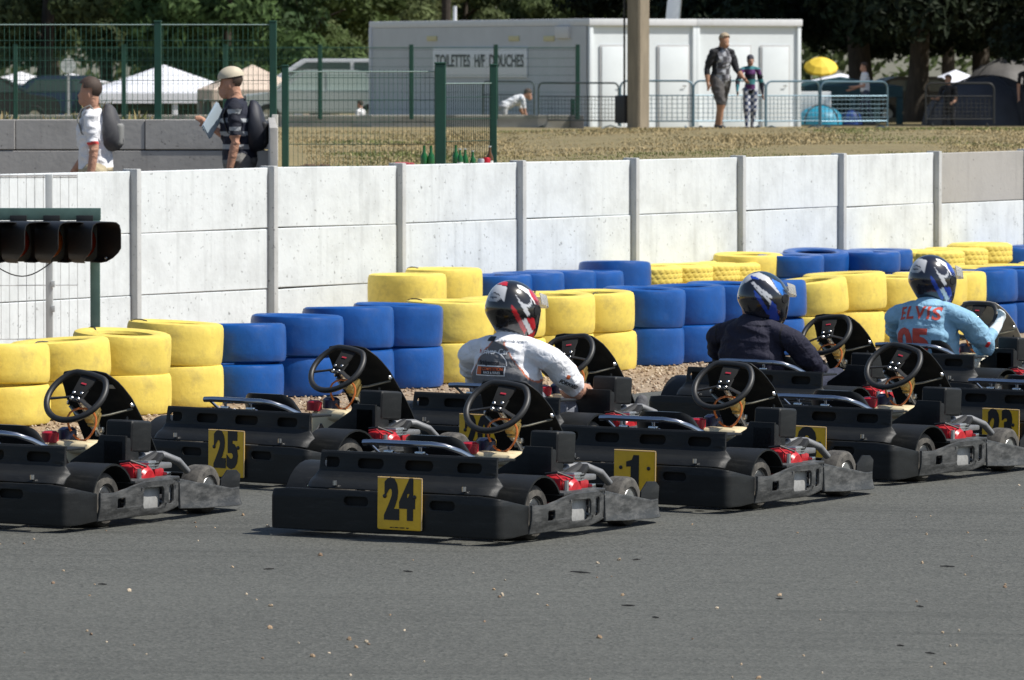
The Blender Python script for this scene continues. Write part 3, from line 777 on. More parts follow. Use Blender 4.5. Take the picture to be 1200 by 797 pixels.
# ------------------------------------------------------------------ place the nine karts by their steering wheels
def kart_root(u, v, heading):
    th = rad(heading); rot = Matrix.Rotation(-th, 3, 'Z'); off = rot @ V((.03, 1.09, 0))
    d = 33.0
    for _ in range(15):
        p = at(u, v, d); zz = .625 + G(p.x); d = d * (H - zz) / (H - p.z)
    p = at(u, v, d); r = p - off; r.z = G(r.x); return r
def orient(o, r, heading):
    o.location = r
    roll = Matrix.Rotation(math.atan(CAMB), 4, 'Y')
    o.rotation_euler = (roll @ Matrix.Rotation(-rad(heading), 4, 'Z')).to_euler()
KARTS = {}
SPEC = [  # key, wheel pixel, heading, digits, label
    ('K24', 581, 475, 29.0, '24', 'black rental kart with yellow plate 24, empty, foremost on the asphalt'),
    ('K0', 88, 463, 28.0, '', 'empty black rental kart beside the yellow tyres, tail out of the picture'),
    ('K25', 394, 431, 35.5, '25', 'empty black rental kart with yellow plate 25 in front of the blue tyres'),
    ('Kw', 663, 416, 32.0, '20', 'black rental kart carrying the driver in the white racing shirt'),
    ('K1', 846, 450, 30.5, '1', 'empty black rental kart with a single 1 on its yellow plate'),
    ('Kn', 967, 391, 33.5, '', 'black rental kart carrying the driver in the navy top'),
    ('KR', 1046, 428, 33.5, '8', 'empty black rental kart between the kart with plate 1 and the driver in light blue'),
    ('Ke', 1140, 374, 33.5, '', 'black rental kart carrying the driver in the light blue shirt'),
    ('KF', 1262, 412, 33.5, '23', 'empty black rental kart cut by the picture edge, only its tail and plate showing'),
]
index = {}
for c in bpy.data.objects:
    if c.parent: index.setdefault(c.parent.name, []).append(c)
roots = [kart] + [copy_tree(kart, None, index) for _ in SPEC[1:]]
for root, (key, u, v, hd, num, lab) in zip(roots, SPEC):
    orient(root, kart_root(u, v, hd), hd)
    tag(root, lab, 'kart', 'rental karts on the grid')
    KARTS[key] = root
    turn = {'K24': -7, 'K0': -13, 'K25': -10, 'Kw': 12, 'K1': -4, 'Kn': 9, 'KR': -15, 'KF': 6}.get(key, 0)
    for c in [c for c in bpy.data.objects if c.parent == root and c.name.startswith('steering_wheel')]:
        c.matrix_basis = Matrix.Translation(WC) @ Matrix.Rotation(rad(turn), 4, wn) @ Matrix.Translation(-WC)
    if num:
        pl = [c for c in bpy.data.objects if c.parent == root and c.name.startswith('number_plate')][0]
        link_mesh('digits', digits(num, num == '24'), pl)
    if num == '' or key == 'KF':
        pass
# the light blue driver's kart has a pale grey front panel
for c in [c for c in bpy.data.objects if c.parent == KARTS['Ke'] and c.name.startswith('front_panel')]:
    c.data = c.data.copy(); c.data.materials.clear(); c.data.materials.append(mat('pale_clear_panel', (.30, .28, .25), .3, var=.2))
    c['label'] = 'pale grey front panel'

fp0 = [c for c in bpy.data.objects if c.parent == KARTS['K0'] and c.name.startswith('front_panel')][0]
mb = MB(); mb.box(V((.10, 1.315, .672)) - V((0, .57, .82)) * .012, (.05, .035, .003), rot=Matrix.Rotation(rad(-35), 3, 'X')); mb.build('sticker', mat('pale_sticker', (.5, .5, .48), .5), fp0)
# ------------------------------------------------------------------ tyres
M_YEL = mat('yellow_tyre_paint', (.74, .575, .115), .55, spec=.35, var=.14, vscale=3.5, dirt=(.34, .27, .10), dscale=8, damt=.42, bump=.2, bscale=30)
M_BLU = mat('blue_tyre_paint', (.005, .068, .275), .36, spec=.4, var=.22, vscale=4, dirt=(.025, .085, .25), dscale=9, damt=.35, bump=.2, bscale=26)
M_TIE = mat('black_tie', (.02, .02, .02), .6)
M_PALEY = mat('faded_yellow_tyre_paint', (.74, .60, .2), .5, var=.15, vscale=5, dirt=(.5, .48, .4), dscale=7, damt=.5)
def tyre_mesh(r, w, kind, m):
    h = w / 2; mb = MB()
    if kind == 'slick':
        prof = [(r * .64, -h * .80), (r * .66, -h * .93), (r * .72, -h * .99), (r * .90, -h), (r * .965, -h * .93), (r * .99, -h * .78), (r * 1.0, -h * .45), (r * 1.002, 0), (r * 1.0, h * .45), (r * .99, h * .78), (r * .965, h * .93), (r * .90, h), (r * .70, h * .985), (r * .62, h * .91), (r * .60, h * .76), (r * .70, h * .6), (r * .9, h * .5), (r * .92, 0), (r * .9, -h * .5), (r * .70, -h * .6)]
        mb.lathe(prof, 48, closed=True)
    else:
        prof = [(r * .60, -h * .75), (r * .62, -h * .9), (r * .72, -h), (r * .85, -h * .97), (r * .95, -h * .80)]
        rows = 13
        for k in range(rows): prof.append((r * (1 if k % 4 != 0 else .988), -h * .72 + h * 1.44 * k / (rows - 1)))
        prof += [(r * .95, h * .80), (r * .85, h * .97), (r * .72, h), (r * .62, h * .9), (r * .60, h * .75), (r * .7, h * .5), (r * .92, h * .4), (r * .92, -h * .4), (r * .7, -h * .5)]
        def rm(j, k): return -.006 if (5 <= j < 5 + rows and (k + (j // 2)) % 4 == 0) else 0
        mb.lathe(prof, 120, closed=True, rmod=rm)
    return mb.mesh('tyre', m, 40 if kind == 'slick' else 25)
TM = {}
def tyre_me(r, w, kind, c):
    k = (r, w, kind, c)
    if k not in TM: TM[k] = tyre_mesh(r, w, kind, {'yellow': M_YEL, 'blue': M_BLU, 'pale yellow': M_PALEY}[c])
    return TM[k]
ORD = ['first', 'second', 'third', 'fourth', 'fifth', 'sixth', 'seventh', 'eighth', 'ninth']
tie_mb = MB(); tie_mb.tube([(.205, .0, -.03), (.222, 0, .0), (.25, -.03, .006), (.285, -.05, .006), (.315, -.06, -.006)], .005, 5); TIE = tie_mb.mesh('tie', M_TIE)
def stack(u, d, colour, n, kind, r, w, where, group, tilt=0.0, tie=False, x=None, lean=0.0):
    p = at(u, 75, d)
    for k in range(n):
        o = link_mesh('tyre', tyre_me(r, w, kind, colour))
        jx, jy = RND.gauss(0, .008), RND.gauss(0, .008)
        o.location = (p.x + jx, p.y + jy, G(p.x) - .012 + w * (k + .5) + (.10 if tilt and k == n - 1 else 0) * abs(math.sin(tilt)))
        o.rotation_euler = (RND.gauss(0, .008) + (lean if k == n - 1 else 0), RND.gauss(0, .008) + (tilt if k == n - 1 else 0), RND.uniform(0, 6.28)); o.rotation_mode = 'ZXY' if False else 'XYZ'
        lev = {1: ['single'], 2: ['bottom', 'top'], 3: ['bottom', 'middle', 'top'], 4: ['lowest', 'second lowest', 'second highest', 'top']}[n][k]
        tag(o, f'{lev} {colour} {"smooth" if kind == "slick" else "treaded"} tyre, {where}', 'tyre', group)
        if tie and k == n - 1: t = link_mesh('tie', TIE, o); t.location = (0, 0, w / 2); t.rotation_euler = (0, 0, RND.uniform(2, 5) - o.rotation_euler.z)
# front line, counted along the line from the start lights
GF = 'painted tyre stacks of the front line'
front = [(-70, 'yellow'), (-3, 'yellow'), (68, 'yellow'), (141, 'yellow'), (204, 'yellow'), (276, 'blue'), (348, 'blue'), (408, 'blue'), (465, 'blue'), (527, 'yellow'), (588, 'yellow'), (645, 'yellow'), (697, 'yellow'),
         (754, 'blue'), (803, 'blue'), (850, 'blue'), (897, 'blue'), (948, 'yellow'), (990, 'yellow'), (1040, 'yellow'), (1090, 'yellow'), (1112, 'yellow'), (1150, 'blue'), (1186, 'blue'), (1226, 'blue')]
cnt = {}
run = 0; prev = None
wheres = {('yellow', 1): 'yellow stack from the start lights along the front line', ('blue', 1): 'blue stack from the start lights along the front line',
          ('yellow', 2): 'yellow stack behind the white shirted driver, front line', ('blue', 2): 'blue stack behind the navy driver, front line',
          ('yellow', 3): 'yellow stack between the two blue helmets, front line', ('blue', 3): 'blue stack beyond the light blue driver, front line'}
gno = {'yellow': 0, 'blue': 0}
for (u, c) in front:
    if c != prev: gno[c] += 1; run = 0; prev = c
    run += 1
    d = tyre_line(u) + RND.uniform(-.06, .06) - (.25 if u < 180 else 0)
    wl = {-70: .262, -3: .262, 68: .262, 141: .275, 204: .292, 276: .272, 348: .288}.get(u)
    big = (980 < u < 1000)
    stack(u, d, c, 2, 'slick', .335 if not big else .36, wl if wl else .305 if u < 930 else (.29 if not big else .315), ORD[run - 1] + ' ' + wheres[(c, gno[c])], GF,
          tilt=(.10 if u in (948,) else 0), lean=(.055 if u < 230 else .03), tie=(u in (-3, 68, 141, 204, 527, 645, 697)))
# middle rows and the back row against the wall
def back(u, off, c, n, kind, r, w, where, **k): stack(u, wall_d(u) - off, c, n, kind, r, w, where, 'painted tyres along the wall', **k)
back(477, 1.35, 'yellow', 2, 'slick', .335, .30, 'first of the two tall yellow stacks by the wall', tie=False)
back(519, .95, 'yellow', 2, 'slick', .335, .31, 'second of the two tall yellow stacks by the wall', tie=True)
stack(548, tyre_line(548) + 1.7, 'yellow', 2, 'slick', .335, .27, 'lone stack just behind the red helmet', 'painted tyres along the wall')
stack(572, tyre_line(572) + 2.9, 'pale yellow', 1, 'slick', .33, .3, 'scuffed one lying behind the red helmet', 'painted tyres along the wall')
for i, (u, t) in enumerate(((580, .27), (618, .275), (655, .275), (688, .27), (722, .30))):
    back(u, .85 + (.1 if i % 2 else 0), 'blue', 2, 'slick', .33, t, ORD[i] + ' blue stack along the wall above the red helmet', tilt=(.06 if i == 4 else 0))
for i, u in enumerate((760, 797, 830, 852)):
    back(u, .75, 'yellow', 3, 'tread', .31, .185, ORD[i] + ' treaded yellow stack along the wall behind the navy driver')
back(878, .75, 'yellow', 2, 'slick', .335, .31, 'wide hollow stack by the wall above the silver blue helmet', tilt=.03)
for i, (u, n, t) in enumerate(((926, 3, 0), (955, 3, .10), (985, 3, 0), (1018, 3, 0), (1030, 3, 0))):
    back(u, .8 + (.55 if i in (0, 3) else 0), 'blue', n, 'slick', .32, .205, ORD[i] + ' flat blue stack by the wall between the blue helmets', tilt=t)
for i, (u, n) in enumerate(((1062, 3), (1092, 3), (1118, 3), (1150, 3))):
    back(u, .8 + (.5 if i in (1,) else 0), 'yellow', n, 'tread', .33, .20 if i < 3 else .212, ORD[i] + ' treaded yellow stack by the wall above the light blue driver')
back(1187, .8, 'blue', 3, 'slick', .32, .195, 'flat blue stack in the far corner by the bare grey panel')
back(1222, .8, 'blue', 3, 'slick', .32, .195, 'flat blue stack just past the bare grey panel')
for i, u in enumerate((1150, 1195, 1235)):
    stack(u, tyre_line(u) + 1.6, 'yellow', 2, 'slick', .335, .28, ORD[i] + ' yellow stack of the middle row behind the light blue driver', 'painted tyres along the wall')
# ------------------------------------------------------------------ people
M_CLOTH = attr_mat('clothing_and_skin', .8, .5, 40)
M_HELM = attr_mat('helmet_paint', .22, 0, coat=.8, spec=.5)
M_VISOR = mat('clear_visor', (.75, .74, .72), .12, trans=.75)
M_HAIR = mat('brown_hair', (.05, .03, .02), .7, var=.3, vscale=60, bump=.4, bscale=120)
M_FAIR = mat('fair_hair', (.34, .27, .18), .7, var=.25, vscale=60, bump=.4, bscale=120)
SKIN = (.46, .25, .17)
import numpy as np
def bones_all(me, nodes, edges):
    n = len(me.vertices); co = np.empty(n * 3); me.vertices.foreach_get('co', co); co = co.reshape(-1, 3)
    best = np.full(n, 1e9); bi = np.zeros(n, int); bt = np.zeros(n)
    for i, (a, b) in enumerate(edges):
        pa, ra = np.array(nodes[a][0]), nodes[a][1]; pb, rb = np.array(nodes[b][0]), nodes[b][1]; d = pb - pa
        t = np.clip(((co - pa) @ d) / max(d @ d, 1e-9), 0, 1); k = np.linalg.norm(co - pa - t[:, None] * d, axis=1) - (ra + (rb - ra) * t)
        m = k < best; best[m] = k[m]; bi[m] = i; bt[m] = t[m]
    return [edges[i] for i in bi], bt.tolist()
def skin_mesh(nodes, edges, root, levels=2, voxel=.008):
    """one continuous body: tapered limbs fused into a single closed surface and relaxed"""
    mb = MB(); used = set()
    for a, b in edges:
        (pa, ra), (pb, rb) = nodes[a], nodes[b]
        mb.tube([pa, pb], [ra, rb], 16)
        for q in (a, b):
            if q in used: continue
            used.add(q); mb.ball(nodes[q][0], nodes[q][1], 16)
    me = mb.mesh('tmp_body', [], 0)
    ob = bpy.data.objects.new('tmp_body', me); COL.objects.link(ob)
    rm = ob.modifiers.new('fuse', 'REMESH'); rm.mode = 'VOXEL'; rm.voxel_size = voxel; rm.use_smooth_shade = True
    sm = ob.modifiers.new('relax', 'SMOOTH'); sm.factor = .5; sm.iterations = 5
    dg = bpy.context.evaluated_depsgraph_get(); dg.update()
    out = bpy.data.meshes.new_from_object(ob.evaluated_get(dg))
    bpy.data.objects.remove(ob); bpy.data.meshes.remove(me)
    out.polygons.foreach_set('use_smooth', [True] * len(out.polygons))
    return out
def paint_mesh(me, fn, idx=False):
    at_ = me.color_attributes.new('paint', 'FLOAT_COLOR', 'POINT')
    nrm_ = [v.normal.copy() for v in me.vertices]
    for i, v in enumerate(me.vertices):
        c = fn(v.co, nrm_[i], i) if idx else fn(v.co, nrm_[i]); at_.data[i].color = (*c, 1)
def bone_of(co, nodes, edges):
    best = None; bd = 1e9; bt = 0
    for a, b in edges:
        pa, ra = nodes[a]; pb, rb = nodes[b]; d = pb - pa; t = max(0, min(1, (co - pa).dot(d) / max(d.length_squared, 1e-9)))
        k = (co - pa - d * t).length - (ra + (rb - ra) * t)
        if k < bd: bd = k; best = (a, b); bt = t
    return best, bt
def add_hand(nodes, edges, side, wrist, palm_dir, thumb_dir, curl_axis, L=.175, curl=25, tag_=''):
    """palm chain continues from the wrist; five separate fingers rooted in the palm"""
    pd = palm_dir.normalized(); td = (thumb_dir - pd * thumb_dir.dot(pd)).normalized()
    pn = 'palm' + side; nodes[pn] = (wrist + pd * L * .28, .028 * L / .175); edges.append(('wrist' + side, pn))
    nodes[pn + 'e'] = (wrist + pd * L * .5, .030 * L / .175); edges.append((pn, pn + 'e'))
    base = wrist + pd * L * .46
    ax = curl_axis.normalized()
    for i, (off, ln) in enumerate(((.022, .40), (.007, .45), (-.008, .42), (-.022, .33))):
        p0 = base + td * off * L / .175
        q = Quaternion(ax, rad(curl * .6)); d1 = q @ pd; d2 = Quaternion(ax, rad(curl * 1.8)) @ pd
        f_ = f'f{side}{i}'
        nodes[f_ + 'a'] = (p0, .0095 * L / .175); nodes[f_ + 'b'] = (p0 + d1 * ln * L * .55, .009 * L / .175); nodes[f_ + 'c'] = (p0 + d1 * ln * L * .55 + d2 * ln * L * .5, .0075 * L / .175)
        edges += [(f_ + 'a', f_ + 'b'), (f_ + 'b', f_ + 'c')]
    p0 = wrist + pd * L * .2 + td * .016 * L / .175; f_ = f't{side}'
    nodes[f_ + 'a'] = (p0, .012 * L / .175); nodes[f_ + 'b'] = (p0 + (pd * .6 + td * .8) * L * .2, .0105 * L / .175); nodes[f_ + 'c'] = (p0 + (pd * .6 + td * .8) * L * .2 + (pd * .95 + td * .2) * L * .16, .009 * L / .175)
    edges += [(f_ + 'a', f_ + 'b'), (f_ + 'b', f_ + 'c')]

# ---- helmets
def inpoly(x, y, P):
    c = False; n = len(P); j = n - 1
    for i in range(n):
        xi, yi = P[i]; xj, yj = P[j]
        if (yi > y) != (yj > y) and x < (xj - xi) * (y - yi) / (yj - yi) + xi: c = not c
        j = i
    return c
BK = (.008, .008, .009); SIL = (.52, .53, .55); REDH = (.50, .012, .02); GRY = (.38, .39, .40); BLH = (.01, .05, .36); WHT = (.75, .75, .74)
def pat1(red, patch=True):
    L_ = []
    if patch: L_.append((red, [(225, 190), (265, 160), (320, 175), (320, 215), (230, 210)]))
    L_ += [(SIL, [(180, 240), (215, 210), (325, 230), (320, 380), (285, 350), (265, 310), (215, 290), (165, 320)]),
           (GRY, [(215 + 62 * math.cos(a), 345 + 40 * math.sin(a)) for a in frange(0, 6.1, 16)]),
           (BK, [(215 + 44 * math.cos(a), 345 + 7 * math.sin(a)) for a in frange(0, 6.1, 12)]),
           (WHT, [(405, 190), (440, 185), (560, 225), (640, 330), (600, 335), (520, 255), (430, 220)]),
           (red, [(515, 205), (580, 205), (650, 290), (655, 340), (605, 330), (560, 275)]),
           (SIL, [(400, 275), (470, 345), (520, 365), (560, 330), (545, 290), (575, 330), (560, 380), (575, 455), (540, 460), (470, 375)]),
           (BK, [(535, 385), (665, 345), (645, 470), (575, 455)]),
           (red, [(385, 385), (430, 415), (560, 585), (545, 620), (480, 545), (400, 445)]),
           (red, [(545, 480), (610, 465), (640, 540), (615, 580)]),
           (WHT, [(510, 510), (540, 480), (620, 580), (590, 612)]),
           (red, [(555, 655), (640, 560), (632, 640), (560, 720)]),
           (red, [(350, 95), (480, 95), (610, 180), (600, 190), (460, 110)])]
    return L_
PAT2 = [(SIL, [(150, 290), (230, 170), (330, 128), (440, 165), (565, 295), (580, 320), (520, 285), (420, 215), (300, 190), (250, 235), (200, 275), (160, 305)]),
        (SIL, [(290, 235), (400, 300), (500, 350), (520, 380), (480, 380), (380, 320), (280, 262)]),
        (BLH, [(255, 175), (330, 190), (360, 215), (270, 215)]),
        ((.02, .16, .55), [(465, 170), (560, 200), (640, 300), (600, 325), (520, 245)]),
        ((.01, .03, .05), [(330, 118), (470, 110), (560, 175), (480, 170), (400, 148)]),
        (BLH, [(320, 325), (390, 375), (515, 520), (495, 545), (400, 445), (335, 375)]),
        (SIL, [(300, 275), (500, 395), (565, 500), (545, 505), (480, 415), (320, 300)]),
        (BLH, [(515, 405), (560, 430), (610, 560), (520, 600), (500, 500)]),
        (BK, [(515, 330), (640, 330), (620, 465), (560, 430)]),
        (BK, [(345, 225), (460, 270), (455, 300), (390, 270)])]
def helmet(name, pats, base, phi, parent, c0=(395, 410), label=None, pad=GRY):
    mb = MB(); b2 = bmesh.new(); bmesh.ops.create_uvsphere(b2, u_segments=112, v_segments=72, radius=1)
    for v in b2.verts:
        x, y, z = v.co
        fr = max(0, y)
        X = x * (.130 - .016 * smooth01(.1, .9, -z) - .016 * fr * fr); Y = y * .158 + .010 * (1 - z * z)
        Z = z * .148 if z > 0 else z * .155
        # chin bar comes forward and lower, the back ends higher above the neck
        low = smooth01(.05, .75, -z)
        Y += low * (.032 * fr + .010)
        Z -= low * .030 * fr
        Z += low * .028 * max(0, -y)
        # shallow shoulder line along the shell and a rear lip
        if z > .15: Y -= .010 * smooth01(.15, .9, z)
        v.co = V((X, Y, Z))
    bot = [v for v in b2.verts if v.co.z < -.150 + .0 * v.co.y]
    for v in bot: v.co.z = -.150 - .12 * max(0, v.co.y) + (v.co.z + .150) * .1
    # open underside
    mb.add(b2)
    # vents
    me = mb.mesh(name, M_HELM, 60)
    cd = V((math.sin(phi), -math.cos(phi), 0)); rt = V((math.cos(phi), math.sin(phi), 0))
    s = 1 / (8.86 * 205)
    def fn(co, n):
        q = co.copy(); m = n.dot(cd)
        if m < -.15: q.x = -q.x
        X = c0[0] + q.dot(rt) / s; Y = c0[1] - q.z / s
        c = base
        if q.z < -.118 and q.y < .05: return pad
        # eye port
        if q.y > .07 and -.045 < q.z < .045: c = BK
        for col_, P in pats:
            if inpoly(X, Y, P): c = col_
        return c
    paint_mesh(me, fn)
    o = link_mesh(name, me, parent)
    if label: o['label'] = label
    # raised visor: curved strip standing off the brow
    mb = MB(); rows = []
    for k in range(5):
        el = rad(4 + 9 * k); rows.append([(.150 * math.sin(a) * math.cos(el * .5), .185 * math.cos(a) + .02 * (1 - k / 4), .035 + .055 * k / 4 + .012) for a in frange(-1.35, 1.35, 25)])
    shell(mb, rows, .003); vz = mb.build('visor', M_VISOR, o, 60)
    for sx in (-1, 1): mb = MB(); mb.lathe([(.026, 0), (.024, .010), (.001, .012)], 16, Matrix.Translation((sx * .121, .055, .012)) @ Matrix.Rotation(sx * math.pi / 2, 4, 'Y')); mb.build('pivot', M_INK, o)
    return o

def driver(key, label, paint, hand_down=False, back=0.0, shx=0.0, up=0.0, lean=0.0, head_yaw=0.0, glove=None, sleeve=1.0, wide=1.0, shoulder_up=0.0, pats=None, base=BK, phi=rad(48), hc0=(395, 410), hlabel=None, head_off=V((0, 0, 0)), pad=GRY):
    N = {}; E = []
    cx = -.10
    def nd(n, p, r): N[n] = (V(p), r)
    nd('hips', (-.05, .66, .22), .13); nd('belly', (cx + .01, .60, .35), .14 * wide); nd('chest', (cx, .565, .51), .150 * wide); nd('upper', (cx, .57, .63 + shoulder_up), .125 * wide); nd('neck', (cx - .005, .585, .735), .062); nd('head', (cx - .01, .60, .83), .085)
    E += [('hips', 'belly'), ('belly', 'chest'), ('chest', 'upper'), ('upper', 'neck'), ('neck', 'head')]
    for s, sx in (('R', 1), ('L', -1)):
        nd('collar' + s, (cx + sx * .115, .58, .645 + shoulder_up), .085); nd('shoulder' + s, (cx + sx * .215, .605, .605 + shoulder_up), .080)
        ex_ = cx + sx * .335 if s == 'R' else cx + sx * .30
        down = hand_down and s == 'R'
        ex_ = cx + sx * .285
        nd('arm' + s, (cx + sx * .26, .70, .505), .080); nd('elbow' + s, (ex_, .81, .415), .064)
        if down: nd('fore' + s, (ex_ + .0, .91, .40), .047); nd('wrist' + s, (ex_ - .02, 1.02, .405), .034)
        else: nd('fore' + s, ((ex_ + sx * .17) / 2 + .01 * sx, .92, .475), .046); nd('wrist' + s, (WC.x + sx * .158, 1.03, .545), .034)
        E += [('upper', 'collar' + s), ('collar' + s, 'shoulder' + s), ('shoulder' + s, 'arm' + s), ('arm' + s, 'elbow' + s), ('elbow' + s, 'fore' + s), ('fore' + s, 'wrist' + s)]
        pdv = (WC + ex * sx * .168 + V((0, .02, .02)) - N['wrist' + s][0])
        if down: add_hand(N, E, s, N['wrist' + s][0], V((-.35, .9, -.05)), V((-1, 0, .3)), V((-1, 0, 0)), curl=28)
        else: add_hand(N, E, s, N['wrist' + s][0], pdv + V((0, .03, .03)), V((-sx, .1, .3)), V((1, 0, 0)), curl=62)
        nd('thigh' + s, (-.05 + sx * .11, .76, .235), .095); nd('knee' + s, (-.02 + sx * .20, 1.18, .345), .066); nd('shin' + s, (.0 + sx * .18, 1.42, .27), .056); nd('ankle' + s, (.0 + sx * .155, 1.60, .20), .042); nd('heel' + s, (sx * .155, 1.645, .165), .044); nd('toe' + s, (sx * .155, 1.71, .30), .040)
        E += [('hips', 'thigh' + s), ('thigh' + s, 'knee' + s), ('knee' + s, 'shin' + s), ('shin' + s, 'ankle' + s), ('ankle' + s, 'heel' + s), ('heel' + s, 'toe' + s)]
    me = skin_mesh(N, E, 'hips', 2, .007); bb, tt = bones_all(me, N, E)
    nrms = [v.normal.copy() for v in me.vertices]
    for v in me.vertices:
        if v.co.z > .2 and v.co.y < .8:
            d = v.co.x - cx; v.co.x += .055 * wide * math.tanh(d / .08) * smooth01(.22, .36, v.co.z) * smooth01(.74, .66, v.co.z)
            fold = .005 - abs(noise.noise(V((v.co.x * 5 + v.co.z * 5, v.co.y * 9, v.co.z * 10)))) * .020 + noise.noise(V((v.co.x * 22, v.co.z * 30, 5))) * .003
            if v.co.z < .70: v.co += nrms[v.index] * fold
    def fn(co, n, i): return paint(co, n, bb[i], tt[i])
    paint_mesh(me, fn, True)
    me.materials.clear(); me.materials.append(M_CLOTH); p = link_mesh('person', me); root = KARTS[key]
    p.matrix_world = root.matrix_basis @ Matrix.Translation((shx, -.05 - back, up))
    tag(p, label, 'person', 'kart drivers')
    h = helmet('helmet', pats, base, phi, p, hc0, hlabel, pad)
    h.location = V((cx - .01, .625, .87)) + head_off; h.rotation_euler = (rad(-12), rad(0), -head_yaw); h.scale = (1.17, 1.17, 1.17)
    bv = BVHTree.FromPolygons([v.co.copy() for v in me.vertices], [list(q.vertices) for q in me.polygons])
    return p, bv
def decal(bm_, bv, O, X, Y, D, m, name, parent, off=.004):
    Z = D
    for v in bm_.verts:
        s = O + X * v.co.x + Y * v.co.y - D * .6
        hit = bv.ray_cast(s, D)
        if hit[0] is not None: v.co = hit[0] - D * off + D * -max(0, v.co.z) * .3
        else: v.co = O + X * v.co.x + Y * v.co.y
    mb = MB(); mb.add(bm_); return mb.build(name, m, parent, 0)
def dense(bm_, step=.012):
    xs = [v.co.x for v in bm_.verts]; ys = [v.co.y for v in bm_.verts]
    cut(bm_, 'x', frange(min(xs) + 1e-4, max(xs) - 1e-4, max(3, int((max(xs) - min(xs)) / step)))); cut(bm_, 'y', frange(min(ys) + 1e-4, max(ys) - 1e-4, max(3, int((max(ys) - min(ys)) / step)))); return bm_
BX, BY, BD = V((1, 0, 0)), V((0, 0, 1)), V((0, 1, 0))
# white shirt driver
GREYS = (.17, .17, .175); WS = (.80, .80, .82); ORL = (.55, .18, .10)
def p_white(co, n, b, t):
    a = b[0]; s = b[1]
    if b[0].startswith(('palm', 'f', 't')) and not b[0].startswith(('thigh', 'fore')) or b[1].startswith('palm'): return SKIN
    if 'thigh' in s or 'knee' in s or 'shin' in s: return (.16, .17, .20)
    if 'ankle' in s or 'heel' in s or 'toe' in s: return (.10, .10, .105)
    if 'wrist' in s: return SKIN
    if 'fore' in s: return SKIN
    if 'elbow' in s: return WS if t < .92 else SKIN
    if 'head' in s or (s == 'neck' and t > .72): return SKIN
    if a in ('hips',) and co.z < .26: return (.16, .17, .2)
    if s == 'neck' or co.z > .70: return WS
    # raglan panel of grey on the back
    dx = abs(co.x + .10); edge = .05 + (.69 - co.z) * .75
    if n.y < .35 and co.y < .70:
        if dx < edge - .008: return GREYS
        if dx < edge: return ORL
    return WS
p1, bv1 = driver('Kw', wide=1.08, hand_down=True, back=.0, shx=.065, up=.03, label='seated driver in white and grey short-sleeved racing shirt and black, red and silver helmet', paint=p_white, pats=pat1(REDH), head_yaw=rad(14), phi=rad(45), head_off=V((.01, -.01, .01)))
mI = mat('shirt_ink_dark', (.015, .015, .02), .7); mO = mat('shirt_ink_orange', (.60, .12, .03), .7); mW = mat('shirt_ink_white', (.72, .72, .72), .7)
Ob = V((-.125, .40, .525))
decal(dense(plate(rr(0, 0, .215, .062, .004), [], .001, .0003)), bv1, Ob, BX, BY, BD, mW, 'shirt_badge_border', p1, .003)
decal(dense(plate(rr(.0, 0, .20, .048, .003), [], .001, .0003)), bv1, Ob, BX, BY, BD, mI, 'shirt_badge', p1, .0045)
decal(dense(plate(rr(-.079, 0, .040, .046, .003), [], .001, .0003)), bv1, Ob, BX, BY, BD, mO, 'shirt_badge_square', p1, .0058)
decal(dense(text_bm('COMPETITION', .026, 0, .0006, .85)), bv1, Ob + V((.02, 0, .010)), BX, BY, BD, mO, 'shirt_lettering', p1, .0065)
decal(dense(text_bm('RACE & SERIES', .020, 0, .0004, .9)), bv1, Ob + V((.02, 0, -.012)), BX, BY, BD, mW, 'shirt_lettering', p1, .0065)
decal(dense(text_bm('Bridgestone', .034, 0, .0014, .9)), bv1, Ob + V((-.01, 0, .047)), BX, BY, BD, mI, 'shirt_lettering', p1)
decal(dense(text_bm('Driver Car', .046, 0, .0008, 1.0)), bv1, Ob + V((.01, 0, .112)), BX, BY, BD, mW, 'shirt_lettering', p1)
decal(dense(plate(rr(0, 0, .020, .024, .008), [], .001, .0003), .006), bv1, Ob + V((-.092, 0, .112)), BX, BY, BD, mat('shirt_ink_red', (.5, .03, .05), .7), 'shirt_emblem', p1)
arc_ = [(.115 * math.cos(a), .085 * math.sin(a)) for a in frange(0, math.pi, 22)]; arc_ += [(.109 * math.cos(a), .079 * math.sin(a)) for a in frange(math.pi, 0, 22)]
decal(dense(plate(arc_, [], .001, .0002), .02), bv1, Ob + V((0, 0, .03)), BX, BY, BD, mW, 'shirt_arch', p1)
decal(dense(plate(rr(0, 0, .060, .028, .002), [], .001, .0003)), bv1, V((-.15, .45, .712)), BX, BY, BD, mI, 'collar_label', p1)
SXv = V((.75, .45, -.35)).normalized(); SD = V((-.75, .62, .1)).normalized(); SY = SD.cross(SXv); SY = SY if SY.z > 0 else -SY; SXv = SY.cross(SD); SXv = SXv if SXv.y > 0 else -SXv
decal(dense(text_bm('FORWARD', .034, 0, .0015, .8)), bv1, V((.235, .70, .45)), SXv, SY, SD, mI, 'sleeve_lettering', p1)
decal(dense(plate(rr(0, 0, .024, .026, .006), [], .001, .0003), .006), bv1, V((.215, .70, .50)), SXv, SY, SD, mO, 'sleeve_emblem', p1)
